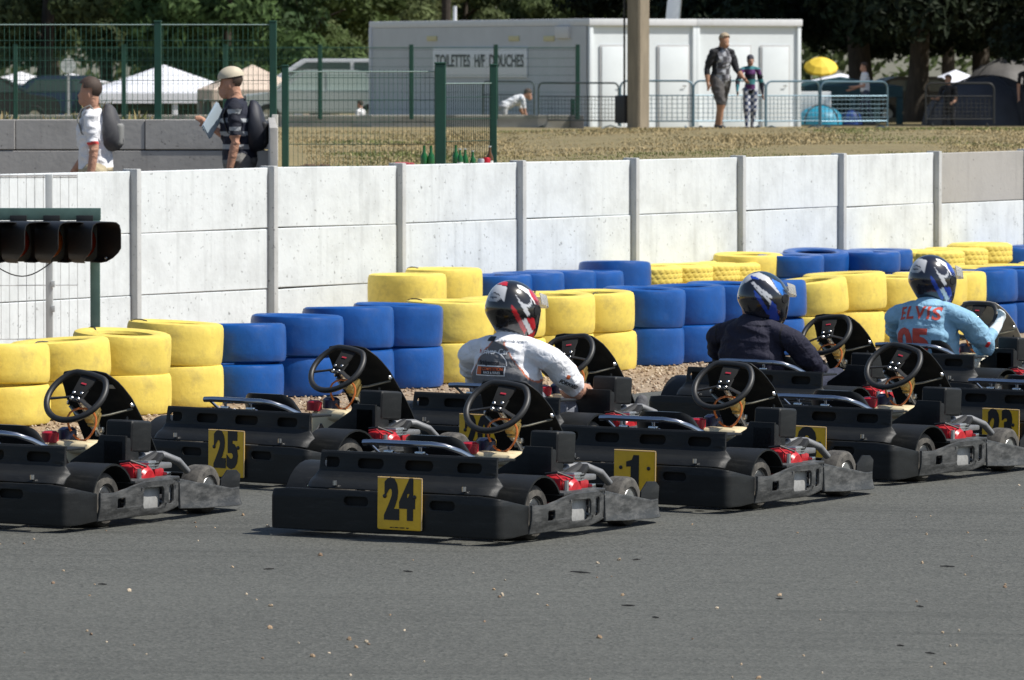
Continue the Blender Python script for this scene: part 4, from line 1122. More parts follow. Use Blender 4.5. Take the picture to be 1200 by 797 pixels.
# navy driver
NAVY = (.014, .014, .030)
def p_navy(co, n, b, t):
    s = b[1]
    if b[0].startswith(('palm',)) or s.startswith('palm') or (b[0][0] in 'ft' and not b[0].startswith(('thigh', 'fore'))): return (.03, .03, .04)
    if 'head' in s: return SKIN
    if s in ('neck',) and t > .85: return (.3, .3, .3)
    if 'knee' in s or 'shin' in s or 'thigh' in s: return (.03, .035, .06)
    if 'ankle' in s or 'heel' in s or 'toe' in s: return (.05, .05, .05)
    if co.z > .69: return (.020, .020, .036)
    dx = abs(co.x + .10)
    if .24 < dx < .25 and co.y < .75 and co.z > .45: return (.006, .006, .01)
    return NAVY
p2, bv2 = driver('Kn', hand_down=True, back=.10, shx=-.03, head_off=V((.05, 0, 0)), label='seated driver in plain dark navy top and silver, blue and black helmet', paint=p_navy, pats=PAT2, base=(.008, .010, .018), head_yaw=rad(18), phi=rad(45), wide=1.12, hc0=(400, 370), shoulder_up=.01, pad=(.3, .31, .3))
LB = (.26, .46, .62)
def p_blue(co, n, b, t):
    s = b[1]
    if b[0].startswith(('palm',)) or s.startswith('palm') or (b[0][0] in 'ft' and not b[0].startswith(('thigh', 'fore'))): return (.66, .72, .74)
    if 'wrist' in s: return (.66, .72, .74) if t > .45 else LB
    if 'head' in s or (s == 'neck' and t > .8): return SKIN
    if 'knee' in s or 'shin' in s or 'thigh' in s: return (.70, .66, .55)
    if 'ankle' in s or 'heel' in s or 'toe' in s: return (.3, .3, .3)
    return LB
p3, bv3 = driver('Ke', back=-.08, shx=.045, up=.035, label='seated driver in light blue shirt lettered ELVIS with blue and black helmet', paint=p_blue, pats=pat1(BLH, False), base=(.008, .010, .022), head_yaw=rad(18), phi=rad(45), wide=1.1, pad=(.3, .2, .16))
mE = mat('faded_red_lettering', (.52, .07, .05), .75)
b2 = text_bm('ELVIS', .118, 0, .003, 1.08, space=1.15)
for v in b2.verts: v.co.y += -.45 * v.co.x ** 2 + .02 * v.co.x
decal(dense(b2), bv3, V((-.11, .40, .648)), BX, BY, BD, mE, 'shirt_lettering', p3)
decal(dense(text_bm('05', .22, 0, .012, 1.2)), bv3, V((-.14, .40, .448)), BX, BY, BD, mE, 'shirt_number', p3)
decal(dense(plate(rr(0, 0, .035, .045, .010), [], .001, .0003), .006), bv3, V((.24, .76, .44)), SXv, SY, SD, mat('red_badge', (.6, .03, .03), .6), 'sleeve_badge', p3)

# ---- standing people
def human(h, label, pos, heading, paint, loose=1.0, legs=((8, 4), (-10, 10)), arms=((-5, 15, 6), (5, 15, 6)), lean=2, head_turn=0, hair=None, group=None, bulk=1.0, skirt=None, head_tilt=0, lv=2):
    N = {}; E = []; s_ = h / 1.78
    def nd(n, p, r): N[n] = (V(p), r * s_)
    hz = .52 * h
    L_ = rad(lean); up = V((0, math.sin(L_), math.cos(L_)))
    hp = V((0, 0, hz)); nd('hips', hp, .128 * bulk); nd('belly', hp + up * .11 * h, .125 * bulk); nd('chest', hp + up * .205 * h, .135 * bulk); nd('upper', hp + up * .27 * h, .105); nd('neck', hp + up * .325 * h, .060)
    hd = N['neck'][0] + Quaternion(V((1, 0, 0)), -rad(head_tilt)) @ V((0, .014 * h, .066 * h)); nd('head', hd, .086)
    ht = rad(head_turn); fw = V((math.sin(ht), math.cos(ht), -math.sin(rad(head_tilt)))).normalized()
    nd('crown', hd + V((0, -.008 * h, .030 * h)), .088); nd('jaw', hd + fw * .026 * h + V((0, 0, -.036 * h)), .056)
    nd('nosebridge', hd + fw * .040 * h + V((0, 0, .002 * h)), .016); nd('nose', hd + fw * .053 * h + V((0, 0, -.012 * h)), .015)
    E += [('hips', 'belly'), ('belly', 'chest'), ('chest', 'upper'), ('upper', 'neck'), ('neck', 'head'), ('head', 'crown'), ('head', 'jaw'), ('nosebridge', 'nose')]
    side = V((fw.y, -fw.x, 0))
    for s, sx, lg, ar in (('R', 1, legs[0], arms[0]), ('L', -1, legs[1], arms[1])):
        nd('ear' + s, hd + side * sx * .046 * h + V((0, 0, -.002 * h)), .014); nd('earb' + s, hd + side * sx * .049 * h + V((0, 0, -.018 * h)), .010); E.append(('ear' + s, 'earb' + s))
        nd('collar' + s, N['upper'][0] + V((sx * .06 * h, 0, .004 * h)), .068); sh = N['upper'][0] + V((sx * .112 * h, 0, -.008 * h)); nd('shoulder' + s, sh, .060 * bulk ** .5)
        def dr(a, ab): return V((math.sin(rad(ab)) * sx, math.sin(rad(a)), -math.cos(rad(a)) * math.cos(rad(ab)))).normalized()
        el = sh + dr(ar[0], ar[2]) * .172 * h; wr = el + dr(ar[0] + ar[1], ar[2] * .4) * .15 * h
        nd('arm' + s, sh.lerp(el, .5), .056 * loose); nd('elbow' + s, el, .041 * loose); nd('fore' + s, el.lerp(wr, .4), .040 * loose); nd('wrist' + s, wr, .028)
        E += [('upper', 'collar' + s), ('collar' + s, 'shoulder' + s), ('shoulder' + s, 'arm' + s), ('arm' + s, 'elbow' + s), ('elbow' + s, 'fore' + s), ('fore' + s, 'wrist' + s)]
        add_hand(N, E, s, wr, dr(ar[0] + ar[1] + 6, 0), V((-.2 * sx, 1, .1)), V((0, 1, 0)) * -sx, L=.102 * h, curl=26)
        h0 = hp + V((sx * .052 * h, 0, -.015 * h)); nd('thigh' + s, h0, .098 * bulk)
        kn = h0 + V((sx * .004, math.sin(rad(lg[0])), -math.cos(rad(lg[0])))) * .245 * h; an = kn + V((0, math.sin(rad(lg[0] - lg[1])), -math.cos(rad(lg[0] - lg[1])))) * .225 * h
        nd('mid' + s, h0.lerp(kn, .5), .088 * bulk); nd('knee' + s, kn, .07 * loose); nd('calf' + s, kn.lerp(an, .35), .062); nd('ankle' + s, an, .038)
        nd('heel' + s, an + V((0, -.02 * h, -.022 * h)), .036); nd('toe' + s, an + V((sx * .01, .085 * h, -.026 * h)), .032)
        E += [('hips', 'thigh' + s), ('thigh' + s, 'mid' + s), ('mid' + s, 'knee' + s), ('knee' + s, 'calf' + s), ('calf' + s, 'ankle' + s), ('ankle' + s, 'heel' + s), ('heel' + s, 'toe' + s)]
    me = skin_mesh(N, E, 'hips', lv, .0085); bb, tt = bones_all(me, N, E)
    mn = min(v.co.z for v in me.vertices)
    eyes = [hd + fw * .05 * h + side * sx * .018 * h + V((0, 0, .006 * h)) for sx in (-1, 1)]; mouth = hd + fw * .05 * h + V((0, 0, -.036 * h))
    def fn(co, n, i):
        b, t = bb[i], tt[i]
        if b[1] in ('head', 'crown', 'jaw', 'nose'):
            if min((co - e).length for e in eyes) < .011 * s_: return (.05, .03, .03)
            if (co - mouth).length < .02 * s_ and abs(co.z - mouth.z) < .006: return (.36, .12, .10)
        return paint(co, n, b, t)
    nrms = [v.normal.copy() for v in me.vertices]
    for v in me.vertices:
        if N['hips'][0].z * .5 < v.co.z < N['neck'][0].z and bb[v.index][1][:4] not in ('fore', 'wris', 'palm') and bb[v.index][0][:4] not in ('wris', 'palm') and bb[v.index][0][:2] not in ('fR', 'fL', 'tR', 'tL'): v.co += nrms[v.index] * (.006 - abs(noise.noise(V((v.co.x * 6 + v.co.z * 4, v.co.y * 8, v.co.z * 9)))) * .032) * s_
    paint_mesh(me, fn, True)
    me.materials.clear(); me.materials.append(M_CLOTH); p = link_mesh('person', me); p.location = V(pos) - V((0, 0, mn)); p.rotation_euler = (0, 0, -heading)
    tag(p, label, 'person', group)
    if hair:
        mb = MB(); b2 = bmesh.new(); bmesh.ops.create_uvsphere(b2, u_segments=24, v_segments=16, radius=1)
        for v in list(b2.verts):
            q = v.co; f_ = q.dot(fw)
            if q.z < -.75 or (f_ > .62 and q.z < .32) or (f_ > -.15 and q.z < -.15): b2.verts.remove(v)
        c = hd + V((0, 0, .026 * h)); M = Matrix.Translation(c - fw * .006) @ Matrix.Diagonal((.100 * s_, .110 * s_, .106 * s_, 1))
        mb.add(b2, M); mb.build('hair', hair, p, 60)
    return p, N, E, s_
def cloth(top, bottom, sleeve='elbow', shorts=False, shoe=(.1, .1, .1), trim=None, extra=None, skin=SKIN):
    def fn(co, n, b, t):
        a, s = b
        if s[:-1] in ('wrist', 'palm') or a.startswith(('palm', 'fR', 'fL', 'tR', 'tL', 'wrist')): return skin if sleeve != 'glove' else top
        if s in ('head', 'crown', 'jaw', 'nose') or s.startswith('earb') or (s == 'neck' and t > .6): return skin
        if s[:-1] in ('heel', 'toe'): return shoe
        if s[:-1] == 'ankle': return skin if shorts else bottom
        if s[:-1] == 'calf': return skin if shorts and t > .25 else bottom
        if s[:-1] in ('mid', 'knee', 'thigh'): return bottom
        if s[:-1] == 'fore': return skin if sleeve == 'elbow' else top
        if s[:-1] == 'elbow':
            if sleeve == 'elbow':
                if t > .55: return skin
                if trim and t > .38: return trim
        if extra:
            e = extra(co, n, b, t)
            if e is not None: return e
        if a == 'hips' and s == 'belly' and t < .12: return bottom
        return top
    return fn
def backpack(label, pos, heading, m, m2, h=.46, w=.30, dp=.17, strap_h=.18):
    r = empty('backpack', pos, -heading, label, 'backpack')
    mb = MB(); b2 = bmesh.new(); bmesh.ops.create_cube(b2, size=1); bmesh.ops.subdivide_edges(b2, edges=b2.edges[:], cuts=4, use_grid_fill=True)
    for v in b2.verts:
        q = v.co.copy(); k = V((q.x * 2, q.y * 2, q.z * 2)); l = (abs(k.x) ** 3 + abs(k.y) ** 3 + abs(k.z) ** 3) ** (1 / 3)
        if l > 0: k /= max(l, .5)
        tz = 1 - .4 * smooth01(.1, 1, k.z)
        v.co = V((k.x * w / 2 * tz, k.y * dp / 2 * (.35 if k.y > 0 else 1.15 - .45 * k.z), k.z * h / 2)) + V((noise.noise(q * 6), noise.noise(q * 6 + V((3, 0, 0))), 0)) * .012
    mb.add(b2); mb.build('bag_body', m, r, 60)
    mb = MB(); mb.box((0, -dp / 2 + .0, -h * .14), (w * .72, .07, h * .46), bevel=.034, seg=4); mb.build('front_pocket', m2, r, 60)
    mb = MB()
    for sx in (-1, 1): mb.tube([(sx * w * .28, dp * .4, h * .3), (sx * w * .33, dp * .5 + .04, h * .46), (sx * w * .36, dp * .5 + .11, h * .38), (sx * w * .38, dp * .5 + .15, h * .2), (sx * w * .4, dp * .5 + .11, -h * .1), (sx * w * .34, dp * .4, -h * .38)], .022, 6, flat=.4)
    mb.build('strap', m2, r, 60)
    mb = MB(); mb.tube([(-.03, dp * .3, h * .5), (0, dp * .3, h * .57), (.03, dp * .3, h * .5)], .008, 6); mb.build('grab_loop', m2, r)
    return r
# walker in white polo (heading to the left of the picture)
WL = rad(-88)
pz = .5
wpos = at(112, 75, 54.2); wpos.z = zat(88, 54.2) - 1.80
hA = 1.80
def ex_w(co, n, b, t):
    if b[1] == 'neck' or b[0] == 'upper' and b[1] == 'neck': return (.62, .25, .22)
    return None
a1, N1, E1, s1 = human(hA, 'man walking in white polo with red cuffs and khaki trousers', wpos, WL, cloth((.74, .74, .76), (.42, .36, .24), trim=(.60, .06, .06), extra=ex_w), legs=((14, 6), (-16, 12)), arms=((12, 25, 8), (-6, 14, 8)), lean=3, hair=M_HAIR, group='people walking behind the wall', bulk=1.22)
backpack('grey and black backpack worn by the man in the white polo', wpos + V((.105, .0, hA * .735)), WL, mat('grey_bag', (.05, .05, .055), .7, dirt=(.22, .22, .2), dscale=7, damt=.4), mat('pale_grey_bag', (.20, .20, .19), .7), h=.44, w=.32, dp=.22)
# walker in striped navy polo and cap
wpos2 = at(281, 75, 55.0); hB = 1.84; wpos2.z = zat(76, 55.0) - hB - .01
def ex_n(co, n, b, t):
    z = co.z / hB
    if b[1] == 'neck': return (.45, .47, .50)
    if b[1][:-1] in ('arm', 'elbow', 'shoulder'):
        zz = co.z
        if b[1].startswith('elbow') and .05 < t < .30: return (.42, .44, .46)
        if b[1].startswith('arm') and t < .3: return (.38, .40, .42)
        return (.012, .014, .024)
    for q in (.595, .66, .725): 
        if abs(z - q) < .011: return (.36, .38, .40)
    return None
a2, N2, E2, s2 = human(hB, 'man walking in navy striped polo, beige cap and grey trousers', wpos2, WL, cloth((.016, .019, .034), (.17, .165, .16), extra=ex_n), legs=((10, 5), (-14, 12)), arms=((4, 118, 6), (-2, 14, 8)), lean=4, head_tilt=12, hair=M_HAIR, group='people walking behind the wall', bulk=1.22)
mb = MB(); c = N2['crown'][0]; b2 = bmesh.new(); bmesh.ops.create_uvsphere(b2, u_segments=24, v_segments=16, radius=1)
for v in list(b2.verts):
    if v.co.z < -.12: b2.verts.remove(v)
mb.add(b2, Matrix.Translation(c + V((0, .004, .006))) @ Matrix.Rotation(rad(-10), 4, 'X') @ Matrix.Diagonal((.112, .126, .104, 1)))
mb.prism([(.085 * math.cos(a), .09 + .085 * math.sin(a)) for a in frange(-.2, math.pi + .2, 14)], .008, Matrix.Translation(c + V((0, .03, -.008))) @ Matrix.Rotation(rad(-16), 4, 'X'))
mb.build('cap', mat('beige_cap', (.50, .44, .33), .8, var=.15), a2, 60)
backpack('navy backpack worn by the man in the beige cap', wpos2 + V((.115, .0, hB * .70)), WL, mat('navy_bag', (.012, .014, .024), .6, var=.3), mat('black_bag', (.015, .015, .018), .6), h=.48, w=.34, dp=.22)
mb = MB(); 
for k in range(5): mb.box((RND.uniform(-.02, .02), k * .004, RND.uniform(-.01, .01)), (.20, .003, .27), rot=Matrix.Rotation(RND.uniform(-.15, .15), 3, 'Y'))
o = mb.build('papers', mat('pale_blue_paper', (.50, .60, .68), .7)); o.location = wpos2 + V((-.23, -.12, hB * .725)); o.rotation_euler = (.3, .5, 1.2)
tag(o, 'loose pale blue papers held by the man in the beige cap', 'papers')
# man and child on the bank in front of the white cabins
dA = 109
ppos = at(844, 75, dA); ppos.z = zat(151, dA)
def ex_a(co, n, b, t):
    if b[1][:-1] in ('shoulder', 'arm', 'elbow', 'collar'): return None
    k = (math.floor(co.x * 14) + math.floor(co.z * 9)) % 3
    return (((.36, .37, .40), (.16, .16, .18), (.06, .06, .07))[k] if n.y > .35 and abs(co.x) < .15 else (.022, .023, .027))
a3, *_ = human(1.80, loose=1.35, label= 'man with fair hair in dark jacket and grey knee-length shorts walking on the bank', pos=ppos, heading=rad(146), paint=cloth((.022, .023, .027), (.085, .08, .078), sleeve='long', shorts=True, extra=ex_a, skin=(.40, .22, .14)), legs=((20, 24), (-12, 8)), arms=((-18, 30, 12), (14, 35, 12)), lean=6, head_turn=-5, head_tilt=24, hair=M_FAIR, group='people on the grass bank', bulk=1.32)
cpos = at(879, 75, dA + .3); cpos.z = zat(152, dA)
def ex_c(co, n, b, t):
    k = math.floor(co.z * 11)
    return ((.05, .20, .22), (.014, .014, .024), (.10, .03, .12))[k % 3]
TEAL = (.04, .18, .22)
def child_paint():
    base = cloth((.014, .014, .024), (.12, .13, .18), sleeve='long', extra=ex_c, skin=(.42, .25, .18))
    def fn(co, n, b, t):
        if b[1] in ('crown',) or (b[1] in ('head', 'neck') and n.y < .35): return (.06, .06, .075)
        if b[1][:-1] in ('mid', 'knee', 'calf', 'thigh', 'ankle'): return (.45, .46, .5) if (math.floor(co.z * 16) + math.floor(co.x * 16)) % 2 else (.05, .07, .14)
        if b[1].startswith('wrist') or b[1].startswith('palm'): return TEAL if 'R' in b[1] else (.03, .03, .05)
        return base(co, n, b, t)
    return fn
a4, *_ = human(1.38, loose=1.3, label= 'child in hooded teal and black top and chequered trousers beside the fair-haired man', pos=cpos, heading=rad(166), paint=child_paint(), legs=((6, 4), (-6, 8)), arms=((18, 10, 26), (-6, 10, 16)), lean=1, group='people on the grass bank')
# bending man behind the low concrete kerb, child's head at the fence, figures by the tents
dB = 143
q = at(590, 75, dB); q.z = bank_z(590, dB) - .42
a5, *_ = human(1.72, 'man in white bending down beside the crowd barriers', q, rad(75), cloth((.62, .64, .66), (.40, .41, .42), skin=SKIN), legs=((-8, 0), (-2, 4)), arms=((8, 10, 5), (14, 20, 5)), lean=66, head_tilt=50, hair=M_HAIR, group='distant people')
q = at(423, 75, 146); q.z = zat(117, 146) - 1.32
a6, *_ = human(1.32, 'brown-haired child in white by the parked cars, seen through the mesh', q, rad(-60), cloth((.65, .65, .66), (.1, .12, .2)), hair=M_HAIR, group='distant people')
q = at(1014, 75, 152); q.z = .8
a7, *_ = human(1.62, 'person in white top behind the last crowd barrier under the trees', q, rad(-100), cloth((.66, .66, .68), (.05, .06, .09)), hair=M_HAIR, arms=((10, 60, 8), (15, 70, 8)), group='distant people')
q = at(1112, 75, 150); q.z = .45
a8, *_ = human(1.66, 'person in black top by the dark dome tent under the trees', q, rad(-150), cloth((.018, .018, .02), (.03, .03, .035), skin=(.32, .18, .12)), hair=M_HAIR, arms=((20, 70, 10), (10, 60, 10)), group='distant people')
q = at(1204, 75, 150); q.z = .75
a9, *_ = human(1.72, 'person in black top cut by the picture edge beside the dark tent', q, rad(170), cloth((.016, .016, .018), (.03, .03, .035)), hair=M_HAIR, group='distant people')
# ------------------------------------------------------------------ mesh fences
M_GRN = mat('green_fence_coat', (.010, .060, .040), .45, var=.15)
M_GALV = mat('galvanised_wire', (.50, .51, .51), .45, .6, var=.15)
def wire_panel(mb, A, B, z0, z1, sp=.05, r=.0026, hs=.2, hr=.003, spikes=0.0):
    d = B - A; L_ = d.length; n = max(2, int(L_ / sp)); t = d.normalized(); nr = V((t.y, -t.x, 0))
    for i in range(n + 1):
        p = A + d * (i / n)
        x = t * r; y = nr * r
        vs = []
        for z in (z0, z1 + spikes): vs.append([mb.bm.verts.new(V((p.x, p.y, 0)) + q + V((0, 0, z))) for q in (x, y - x * .5, -y - x * .5)])
        for k in range(3): mb.face([vs[0][k], vs[0][(k + 1) % 3], vs[1][(k + 1) % 3], vs[1][k]])
    z = z0
    zs = []
    while z < z1: zs.append(z); z += hs
    zs.append(z1)
    for z in zs:
        vs = []
        for p in (A, B): vs.append([mb.bm.verts.new(V((p.x, p.y, z)) + q) for q in (nr * hr, V((0, 0, hr)) - nr * hr * .5, V((0, 0, -hr)) - nr * hr * .5)])
        for k in range(3): mb.face([vs[0][k], vs[0][(k + 1) % 3], vs[1][(k + 1) % 3], vs[1][k]])
def fence(label, pts, tops, bots, m, sp, r, hs, posts, pr=.03, hr=.003, spikes=0., topwire=None, cat='fence', group=None):
    root = empty('mesh_fence', (0, 0, 0), 0, label, cat, group)
    for (A, B), (z0, z1) in zip(zip(pts, pts[1:]), zip(bots, tops)):
        mb = MB(); wire_panel(mb, A, B, z0, z1, sp, r, hs, hr, spikes); mb.build('mesh_panel', m, root, 0)
        if topwire: mb = MB(); mb.tube([A + V((0, 0, z1)), B + V((0, 0, z1))], topwire[1], 5); mb.build('top_wire', topwire[0], root)
    for (p, z0, z1, r_) in posts:
        mb = MB(); mb.box((p.x, p.y, (z0 + z1) / 2), (r_ * 2, r_ * 2, z1 - z0), bevel=r_ * .15, seg=1); mb.box((p.x, p.y, z1 + .008), (r_ * 2.2, r_ * 2.2, .016), bevel=.004, seg=1)
        mb.build('post', m, root)
    return root
def ug(u, d): p = at(u, 75, d); return V((p.x, p.y, 0))
M_TOPW = mat('bright_top_wire', (.30, .40, .36), .4, .4)
# tall fence on the block wall
d = BLOCK_D
P = [ug(u, d) for u in (-90, 47, 185, 320)]
zt, zb = zat(29, d), zat(141, d)
fence('tall green mesh fence standing on the grey block wall behind the walkers', P, [zt] * 3, [zb] * 3, M_GRN, .05, .0030, .2,
      [(ug(u, d), zb, zat(26, d), .036) for u in (-90, 185, 320)], topwire=(M_TOPW, .006), spikes=.02)
# lower fence on the bank right behind the white wall
d = 54.0
P = [ug(333, d), ug(514, d)]
fence('lower green mesh fence on the bank just behind the white wall', P, [zat(84, d)], [zat(195, d)], M_GRN, .04, .0022, .2,
      [(ug(334, d), zat(196, d), zat(78, d), .030), (ug(516, d - .05), zat(196, d), zat(75, d), .05)], topwire=(M_TOPW, .006), spikes=.02)
P = [ug(521, d + .1), ug(578, d + .9)]
fence('short green gate leaf beside the thick green post on the bank', P, [zat(98, d)], [zat(192, d)], M_GRN, .04, .0022, .2,
      [(ug(578, d + .9), zat(192, d + .9), zat(77, d + .9), .033)], topwire=(M_TOPW, .005), cat='gate')
# far fence on the low concrete kerb
d = 141.0
P = [ug(u, d) for u in (-92, 18, 145, 264, 375, 482, 581, 677)]
fence('far green mesh fence with slim posts in front of the grey cabin', P, [zat(56, d)] * 7, [zat(138, d)] * 7, M_GRN, .055, .0030, .2,
      [(ug(u, d), zat(140, d), zat(53, d), .05) for u in (-92, 18, 145, 264, 375, 482, 581, 677)], hr=.004, topwire=(M_GRN, .012))
mb = MB()
A = ug(-100, d + .3); B = ug(668, d + .3)
kb = empty('low_wall', (0, 0, 0), 0, 'low pale concrete kerb wall below the far green fence', 'wall')
for k in range(9):
    x0 = A.x + (B.x - A.x) * k / 9; x1 = A.x + (B.x - A.x) * (k + 1) / 9
    mb = MB(); mb.box(((x0 + x1) / 2, d + .4, (zat(135, d) + .4) / 2), (x1 - x0 - .01, .3, zat(135, d) - .4), bevel=.01, seg=1); mb.build('block', mat('kerb_wall_concrete', (.40, .38, .33), .9, var=.2, vscale=2, dirt=(.22, .21, .18), dscale=1.5, damt=.4), kb)
mb = MB(); mb.box((ug(676, d).x, d + .35, .85), (.34, .36, .62), bevel=.02); mb.build('end_block', mat('dark_block', (.10, .10, .10), .9, var=.2), kb)
mb = MB(); mb.box((ug(671, d).x, d + .3, zat(121, d) - .15), (.1, .1, .5), bevel=.01); mb.build('stub_post', M_GRN, kb)

# white welded-mesh gate at the left, in front of the wall
d = 46.5
gp = empty('metal_gate', (0, 0, 0), 0, 'galvanised welded-mesh gate panel in front of the white wall behind the start lights', 'gate')
A, B = ug(-60, d), ug(90, d + .15); zt = zat(206, d); zb = zat(398, d)
mb = MB(); wire_panel(mb, A, B, zb, zt, .066, .0032, .42, .0035, .015); mb.build('mesh_panel', M_GALV, gp, 0)
mb = MB(); mb.tube([A + V((0, 0, zt)), B + V((0, 0, zt))], .009, 6); mb.build('top_rail', M_GALV, gp)
mb = MB(); p = ug(57, d + .06); mb.box((p.x, p.y, (zt + .01 - .05) / 2), (.055, .055, zt + .06), bevel=.006)
for v in (300, 333, 362): mb.box((p.x + .03, p.y - .03, zat(v, d)), (.03, .02, .05), bevel=.004)
mb.build('post', mat('pale_grey_post', (.52, .54, .53), .5, .2, var=.1), gp)

# start lights on a green gantry
d = 43.0
sg = empty('start_lights', (0, 0, 0), 0, 'green start gantry carrying a row of black hooded red signal lamps', 'signal lights')
M_GG = mat('grey_green_frame', (.075, .135, .115), .45, var=.15, dirt=(.2, .25, .22), damt=.2)
A = at(-220, 251, d); B = at(118, 251, d)
mb = MB(); mb.box(((A.x + B.x) / 2, d, B.z), (B.x - A.x, .06, .088), bevel=.004); mb.build('beam', M_GG, sg)
p = at(111.5, 300, d); mb = MB(); mb.box((p.x, d, (B.z - .044) / 2), (.068, .068, B.z - .046), bevel=.004); mb.build('post', M_GG, sg)
pl_ = at(-200, 300, d); mb = MB(); mb.box((pl_.x, d, (B.z - .044) / 2), (.068, .068, B.z - .046), bevel=.004); mb.build('post', M_GG, sg)
M_HOOD = mat('black_hood', (.010, .010, .010), .5); M_LENS = mat('unlit_red_lens', (.16, .015, .004), .25); M_LENSO = mat('unlit_amber_lens', (.30, .07, .008), .3)
zc = zat(284, d - .35)
for i, u in enumerate((97, 58, 19, -20, -59, -98)):
    c = at(u, 283, d - .25); c.z = zc
    axis = Matrix.Rotation(rad(38), 3, 'Z')       # hoods face the grid, to the right of the camera
    mb = MB(); mb.box(c + V((-.02, .12, .0)), (.246, .12, .29), bevel=.02); lamp = mb.build('lamp_housing', M_HOOD, sg)
    fwd = axis @ V((0, -1, 0)); M = Matrix.Translation(c) @ axis.to_4x4()
    mb = MB(); A_ = []
    n = 26
    for k in range(n + 1):
        a = rad(-62 + (304) * k / n)       # open at the bottom
        # squared-off round hood
        ca, sa = math.cos(a), math.sin(a); e = (abs(ca) ** 5 + abs(sa) ** 5) ** (-1 / 5)
        rx, rz = .128 * ca * e, .150 * sa * e
        ln = .30 if sa > -.35 else .30 - .17 * min(1, (-.35 - sa) / .5)
        A_.append([mb.bm.verts.new(M @ V((rx, y, rz))) for y in (-ln, 0)])
    for a_, b_ in zip(A_, A_[1:]): mb.face([a_[0], a_[1], b_[1], b_[0]])
    bmesh.ops.recalc_face_normals(mb.bm, faces=mb.bm.faces[:]); bmesh.ops.solidify(mb.bm, geom=mb.bm.faces[:], thickness=.006)
    mb.build('hood', M_HOOD, lamp, 50)
    mb = MB(); mb.lathe([(.115, 0), (.10, .02), (.06, .035), (.001, .04)], 20, M @ Matrix.Translation((0, -.002, 0)) @ Matrix.Rotation(math.pi / 2, 4, 'X')); mb.build('lens', M_LENSO if i == 1 else M_LENS, lamp, 60)
    mb = MB(); mb.box(c + V((0, .20, .16)), (.12, .03, .05), bevel=.004); mb.build('bracket', M_HOOD, lamp)
    mb = MB(); q = M @ V((.105, -.14, -.115)); mb.ball(q, .012, 8); mb.build('bolt', M_BOLT, lamp)
mb = MB(); q0 = at(-5, 312, d - .2); q1 = at(62, 306, d - .2)
mb.tube([q0.lerp(q1, t) + V((0, 0, -.09 * math.sin(math.pi * t))) for t in frange(0, 1, 12)], .0045, 5); mb.build('cable', M_TIE, sg)

# bottles and cans left on the coping behind the wall
M_BG = mat('green_glass', (.02, .17, .045), .12, trans=.35); M_BB = mat('brown_glass', (.14, .06, .015), .15, trans=.3)
M_CANR = mat('red_can', (.55, .02, .03), .3, .4); M_LABW = mat('bottle_label', (.7, .7, .66), .6); M_CAP = mat('bottle_top', (.7, .7, .68), .3, .8)
def bottle(u, d, h, m, label, cat='bottle', lab=False, can=False, cap=True):
    p = at(u, 75, d); z = bank_z(u, d) - .0
    mb = MB(); r = h * (.13 if not can else .27)
    if can: prof = [(r * .8, 0), (r, .008), (r, h * .9), (r * .85, h), (.001, h * .985)]
    else: prof = [(r * .9, 0), (r, .01), (r, h * .55), (r * .85, h * .64), (r * .42, h * .76), (r * .38, h * .97), (r * .42, h), (.001, h)]
    mb.lathe(prof, 16); o = mb.build('can' if can else 'bottle', m); o.location = (p.x, p.y, z); o.rotation_euler = (0, 0, RND.uniform(0, 6))
    tag(o, label, cat, 'empties left behind the wall')
    if lab: mb = MB(); mb.lathe([(r * 1.012, h * .2), (r * 1.012, h * .45)], 16); mb.build('paper_label', M_LABW, o)
    if cap and not can: mb = MB(); mb.lathe([(r * .46, h * .95), (r * .46, h * 1.005), (.001, h * 1.01)], 12); mb.build('bottle_top', M_CAP, o)
    return o
D_ = 53.2
bottle(497, D_, .25, M_BG, 'green bottle standing alone furthest along from the thick post', cap=False)
bottle(505, D_, .25, M_BG, 'green bottle second of the pair before the thick post', cap=False)
bottle(534, D_ + .2, .25, M_BG, 'tall green bottle just past the thick green post', cap=False)
bottle(539, D_ + .1, .22, M_BG, 'green bottle with a white paper label and silver top', lab=True)
bottle(545, D_ + .3, .22, M_BG, 'green bottle with bright top behind the labelled one')
bottle(554, D_ + .3, .20, M_BG, 'short green bottle between the brown and the red can')
bottle(547.5, D_, .09, mat('orange_can', (.45, .16, .02), .35, .3), 'small orange can between green bottles', 'can', can=True)
bottle(574, D_ + .5, .24, M_BB, 'brown bottle with pale label beside the slim green post', lab=True)
bottle(564, D_ + .1, .13, mat('white_can', (.55, .55, .55), .3, .4), 'silver can beside the red can', 'can', can=True)
bottle(569, D_ + .1, .14, M_CANR, 'bright red can leaning by the slim green post', 'can', can=True).rotation_euler = (0, .12, 1)
o = MB(); o.box((0, 0, .05), (.14, .08, .10), bevel=.02); o.box((.08, .01, .07), (.06, .05, .05), bevel=.01); o = o.build('crisp_packet', mat('crumpled_red_pack', (.5, .08, .09), .35, var=.4, vscale=30)); q = ug(471, D_); o.location = (q.x, q.y, bank_z(471, D_)); tag(o, 'crumpled red packet lying behind the wall by a post', 'litter')
for (u, lab) in ((361, 'brown clod lying on the bank beside the first mesh post'), (379, 'second brown clod further along the bank')):
    mb = MB(); b2 = bmesh.new(); bmesh.ops.create_icosphere(b2, subdivisions=3, radius=.09)
    for v in b2.verts: v.co *= 1 + .5 * noise.noise(v.co * 18); v.co.z *= .5
    mb.add(b2); o = mb.build('clod', mat('brown_earth', (.09, .055, .035), .95, var=.3, vscale=20)); q = ug(u, 54.6); o.location = (q.x, q.y, bank_z(u, 54.6) + .02); tag(o, lab, 'clod')

